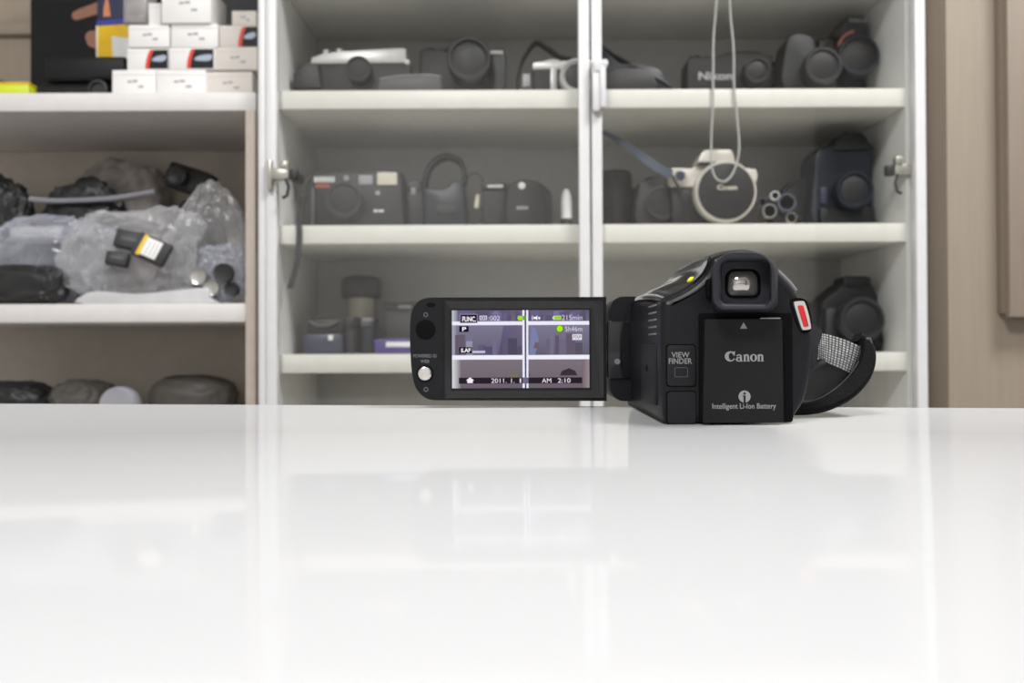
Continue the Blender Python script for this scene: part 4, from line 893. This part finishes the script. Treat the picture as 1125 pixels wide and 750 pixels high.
b.part('panel_lettering', M['inkdim'], lp)
b = K(); p = q(473.5, 334, YL); b.lathe([(.0016, YL + .0005), (.0016, YL - .0001), (.0001, YL - .0001)], (p[0], 0, p[1]), n=16, sx=1.4, sz=.7); b.part('indicator_lamp', M['cdark'], lp)
# the picture on the screen
b = K(); cols = []
cl = b.bm.loops.layers.float_color.new('Col')
lay = [0]
def quad(pts, cs, L_):
    Y = YL - .00002 - .000012 * L_
    vs = [b.bm.verts.new((q(a, c_, YL)[0], Y, q(a, c_, YL)[1])) for a, c_ in pts]
    try: f = b.bm.faces.new(vs)
    except ValueError: return
    for i, l in enumerate(f.loops): l[cl] = (*lin(cs[i] if isinstance(cs, list) else cs), 1)
def rc(x0, y0, x1, y1, c_, L_, c2=None, hz=False):
    if L_ in (1, 2) and c2 is None: c_ = tuple(v * .5 + w * .5 for v, w in zip(c_, (110, 103, 126)))
    c2 = c2 or c_
    quad([(x0, y1), (x1, y1), (x1, y0), (x0, y0)], [c_, c2, c2, c_] if hz else [c2, c2, c_, c_], L_)
def st(s, x0, y0, x1, y1, c_, L_, bold=0.0):
    n0 = set(b.bm.faces); a = q(x0, y0, YL); z_ = q(x1, y1, YL); put_text(b, s, a[0], z_[0], z_[1], a[1], YL - .00002 - .000012 * L_, bold)
    for f in b.bm.faces:
        if f not in n0:
            for l in f.loops: l[cl] = (*lin(c_), 1)
SX0_, SX1_, SY0, SY1 = 496.6, 647.4, 340, 425.6
rc(SX0_, SY0, SX1_, 353, (98, 92, 116), 0, (110, 104, 134))
rc(SX0_, 356, SX1_, 390, (124, 120, 144), 0, (98, 93, 112))
rc(SX0_, 392, SX1_, SY1, (124, 114, 124), 0, (106, 98, 108))
random.seed(5)
for i in range(26):                                                            # muted shapes of the shelf content
    x = random.uniform(500, 640); w = random.uniform(3, 12); rc(x, random.uniform(340, 346), min(x + w, 647), 353, random.choice(((78, 70, 98), (132, 124, 180), (98, 92, 140), (70, 62, 88))), 1)
for x0, y0, x1, c_ in ((500, 367, 511, (92, 76, 92)), (525, 378, 534, (84, 78, 110)), (530, 380, 541, (66, 60, 92)), (512, 373, 519, (190, 188, 215)), (541, 372, 546, (120, 112, 150)), (552, 375, 558, (80, 72, 100)), (558, 371, 568, (52, 46, 62)), (568, 380, 574, (64, 58, 82)), (600, 372, 606, (104, 96, 112)), (610, 368, 614, (84, 70, 84)), (614, 372, 622, (108, 104, 128)), (622, 366, 632, (88, 76, 88)), (632, 376, 640, (70, 62, 74))): rc(x0, y0, x1, 389, c_, 2)
quad([(548, 389), (576, 389), (576, 357), (553, 357)], [(84, 76, 104), (98, 88, 112), (112, 104, 128), (100, 94, 128)], 1)
rc(512, 366, 519, 374, (128, 124, 150), 2); rc(519, 384.5, 533, 387, (196, 192, 214), 3); rc(604, 365, 608, 389, (126, 120, 146), 2)
quad([(581, 389), (588, 389), (592, 372), (588, 360), (584, 358)], (122, 128, 168), 2); quad([(586, 382), (592, 382), (592, 376), (588, 375)], (118, 92, 102), 3)
quad([(615, 412), (634, 412), (632, 407), (625, 404), (617, 407)], (58, 50, 56), 2); quad([(560, 414), (569, 414), (569, 407), (561, 407)], (116, 112, 96), 2); rc(573, 408, 582, 413, (66, 58, 66), 2)
rc(SX0_, SY0, 503, 354, (196, 200, 210), 1, (120, 112, 140), True); rc(SX0_, 356, 503, 390, (170, 172, 186), 1, (118, 110, 134), True); rc(SX0_, 392, 506, SY1, (216, 218, 222), 1, (124, 116, 124), True); rc(640, 392, SX1_, SY1, (120, 104, 108), 1, (152, 138, 146), True)
rc(SX0_, 352.3, SX1_, 356.4, (236, 234, 250), 4); rc(SX0_, 389.4, SX1_, 394.2, (240, 238, 250), 4)
for x0, x1 in ((574.0, 576.4), (578.2, 580.4)): rc(x0, SY0, x1, SY1, (236, 236, 252), 5)
rc(576.4, SY0, 578.2, SY1, (70, 66, 96), 5)
# on-screen display
rc(504, 414, 639.4, 420.6, (40, 32, 42), 6); rc(574, 414, 580.5, 420.6, (112, 104, 132), 7)
rc(505.2, 344.0, 524.6, 354.0, (150, 140, 165), 6); rc(506, 344.8, 524, 353.6, (28, 20, 30), 7); st('FUNC.', 508, 346.8, 523, 352.6, (245, 240, 248), 8, .03)
rc(504.6, 357.4, 515, 363.8, (28, 20, 32), 7); st('P', 507.8, 358.4, 512.4, 362.8, (245, 240, 248), 8, .03)
rc(504.4, 380.6, 518.6, 387.4, (24, 18, 28), 7); st('S.AF', 506.2, 381.8, 517.2, 386.2, (245, 240, 248), 8, .03)
rc(527, 346, 535.2, 350.9, (214, 210, 230), 7); rc(528, 347, 534.2, 350, (70, 62, 90), 8); rc(529, 347.6, 531, 349.4, (214, 210, 230), 9)
rc(532, 347.6, 533.4, 349.4, (214, 210, 230), 9)
st(':002', 536.4, 346.2, 549.4, 351.4, (216, 212, 232), 8)
quad([(569.4 + 0, 351), (573.6, 351), (573.6, 346.4), (569.4, 346.4)], (170, 226, 20), 8); quad([(568.6, 348.7), (569.4, 346.4), (569.4, 351)], (170, 226, 20), 8); rc(574.4, 346.4, 577.6, 351, (96, 170, 24), 8)
quad([(587.6, 348.6), (590.4, 346), (590.4, 351.4)], (250, 250, 255), 8); rc(584.6, 346.4, 585.4, 351, (235, 235, 245), 8); rc(591.6, 347.6, 593.4, 350.2, (250, 250, 255), 8); rc(586.4, 347.6, 588.4, 349.8, (250, 250, 255), 8)
rc(608.0, 346.4, 616.6, 350.8, (216, 226, 200), 7); rc(609.0, 346.9, 616.2, 350.3, (146, 210, 30), 8); rc(607.2, 347.6, 608.2, 349.6, (226, 230, 226), 8)
st('215min', 617.4, 345.6, 639.8, 351.2, (216, 210, 230), 8)
cx_, cy_ = 615, 360.6
quad([(cx_ + 4.0 * math.cos(R(20 * i)), cy_ + 4.0 * math.sin(R(20 * i))) for i in range(18)][::-1], (60, 84, 20), 7); quad([(cx_ + 3.4 * math.cos(R(20 * i)), cy_ + 3.4 * math.sin(R(20 * i))) for i in range(18)][::-1], (168, 240, 16), 8)
st('5h46m', 620.8, 358.2, 639.8, 363.6, (216, 206, 222), 8)
rc(628.8, 366.8, 639.2, 373, (232, 228, 238), 7); st('MXP', 629.8, 367.8, 638.4, 372, (60, 52, 64), 8, 0)
rc(513.4, 417, 519.2, 419.9, (245, 242, 246), 8); quad([(511.8, 417.2), (520.8, 417.2), (516.3, 413.6)], (245, 242, 246), 9)
st('2011.', 539.6, 415.0, 556.4, 419.9, (240, 236, 244), 8); st('1.', 561.4, 415.0, 565, 419.9, (240, 236, 244), 8); st('1', 570.9, 415.0, 572.3, 419.9, (240, 236, 244), 8)
st('AM', 595.2, 415.0, 605.4, 419.9, (240, 236, 244), 8); st('2:10', 612.6, 415.0, 626.6, 419.9, (240, 236, 244), 8)
bmesh.ops.recalc_face_normals(b.bm, faces=b.bm.faces[:])
b.part('screen', M['screen'], lp)
# ------------------------------------------------------------------ hand strap
hs = None
b = K(); rows = [(890, 366.2, 890, 390, .3325), (896, 366.5, 896, 392.5, .3330), (901, 366.8, 901, 395, .3335), (908, 367.6, 906.6, 398.4, .3345), (918, 370.3, 914.5, 402, .336), (929, 374, 924, 406, .338), (941, 379.2, 932, 410.2, .341), (950, 384.2, 938, 413, .345), (957, 388, 942.6, 415, .350)]
uvl = b.bm.loops.layers.uv.new('UVMap'); N = len(rows); NV = 6; grid = []
for i, (xa, ya, xb, yb_, Y) in enumerate(rows):
    col = []
    for j in range(NV + 1):
        f = j / NV; px = xa + (xb - xa) * f; py = ya + (yb_ - ya) * f; p = q(px, py, Y); bul = -.0006 * math.sin(math.pi * f)
        col.append((b.bm.verts.new((p[0], Y + bul, p[1])), b.bm.verts.new((p[0], Y + bul + .0012, p[1])), i / (N - 1), f))
    grid.append(col)
def wf(vs, uv):
    f = b.bm.faces.new(vs); f.smooth = True
    for l, u in zip(f.loops, uv): l[uvl].uv = u
for i in range(N - 1):
    for j in range(NV):
        A_, B_, C_, D_ = grid[i][j], grid[i + 1][j], grid[i + 1][j + 1], grid[i][j + 1]; uv = [(v[2], v[3]) for v in (A_, B_, C_, D_)]
        wf([A_[0], D_[0], C_[0], B_[0]], [uv[0], uv[3], uv[2], uv[1]]); wf([A_[1], B_[1], C_[1], D_[1]], uv)
for j in (0, NV):
    for i in range(N - 1):
        A_, B_ = grid[i][j], grid[i + 1][j]; wf([A_[0], B_[0], B_[1], A_[1]], [(A_[2], A_[3]), (B_[2], B_[3]), (B_[2], B_[3]), (A_[2], A_[3])])
for i in (0, N - 1):
    for j in range(NV):
        A_, B_ = grid[i][j], grid[i][j + 1]; wf([A_[0], A_[1], B_[1], B_[0]], [(A_[2], A_[3]), (A_[2], A_[3]), (B_[2], B_[3]), (B_[2], B_[3])])
bmesh.ops.recalc_face_normals(b.bm, faces=b.bm.faces[:])
wb = b.part('strap_webbing', M['web'], ang=60); wb['label'] = 'grey woven webbing'
YS = 0.3400
pad_px = [(950, 371), (957, 376), (961, 385), (961.5, 396), (957.5, 410), (948, 424), (934, 436), (916, 445), (898, 450), (880, 451.5), (868, 451)]
pp = smooth([q(a, c_, YS) for a, c_ in pad_px], 4, False)
b = K(); b.ribbon(pp, [YS + .004 * (1 - i / len(pp)) for i in range(len(pp))], [YS + .012 + .045 * min(1, 1.6 * i / len(pp)) for i in range(len(pp))], .0042); pd = b.part('strap_pad', M['pad'])
pf = [q(a, c_, YS - .0006) for a, c_ in smooth([(950, 372), (957, 377), (960.5, 386), (960.5, 396), (956.5, 409.5), (947, 423.5), (933, 435), (915.5, 444), (898, 449), (880, 450.5), (868, 450)], 3, False)] + [q(a, c_, YS - .0006) for a, c_ in smooth([(868, 444), (878, 444.5), (896, 442), (911, 435), (926, 424), (938, 411), (946, 399), (950, 386)], 3, False)]
b = K(); b.prism(pf, YS - .0006, YS + .012, .0008); b.part('pad_end', M['pad'], pd)
lin_px = [(946, 398), (938, 410), (926, 423), (911, 434), (896, 441), (878, 443.5), (868, 443)]
lp_ = smooth([q(a, c_, YS) for a, c_ in lin_px], 4, False)
b = K(); b.ribbon(lp_, YS + .002, YS + .055, .0016); b.part('pad_lining', M['lining'], pd)
b = K(); b.tube([(p[0], YS + .0022, p[1]) for p in lp_], .0005, 6); b.part('piping', M['grey'], pd)
b = K()
pts = [(943, 386), (947, 380), (952.5, 373), (955.5, 373.5), (957, 377), (951, 384)]
b.tube([(q(a, c_, .344)[0], .344, q(a, c_, .344)[1]) for a, c_ in pts], .0007, 8); b.part('strap_ring', M['grey'], wb)
b = K(); b.prism(smooth([q(a, c_, .327) for a, c_ in ((888, 357), (894, 356.5), (900, 361), (903.5, 367), (902, 373), (899, 382), (898, 396), (894, 402), (886, 403))], 3), .327, .336, .0008); b.part('strap_lug', M['rubber'])
b = K(); b.tube([(q(a, c_, .333)[0], .333, q(a, c_, .333)[1]) for a, c_ in ((888, 408), (896, 402.5), (906, 397.5))], .0012, 8); b.part('strap_loop', M['rubber'], wb)
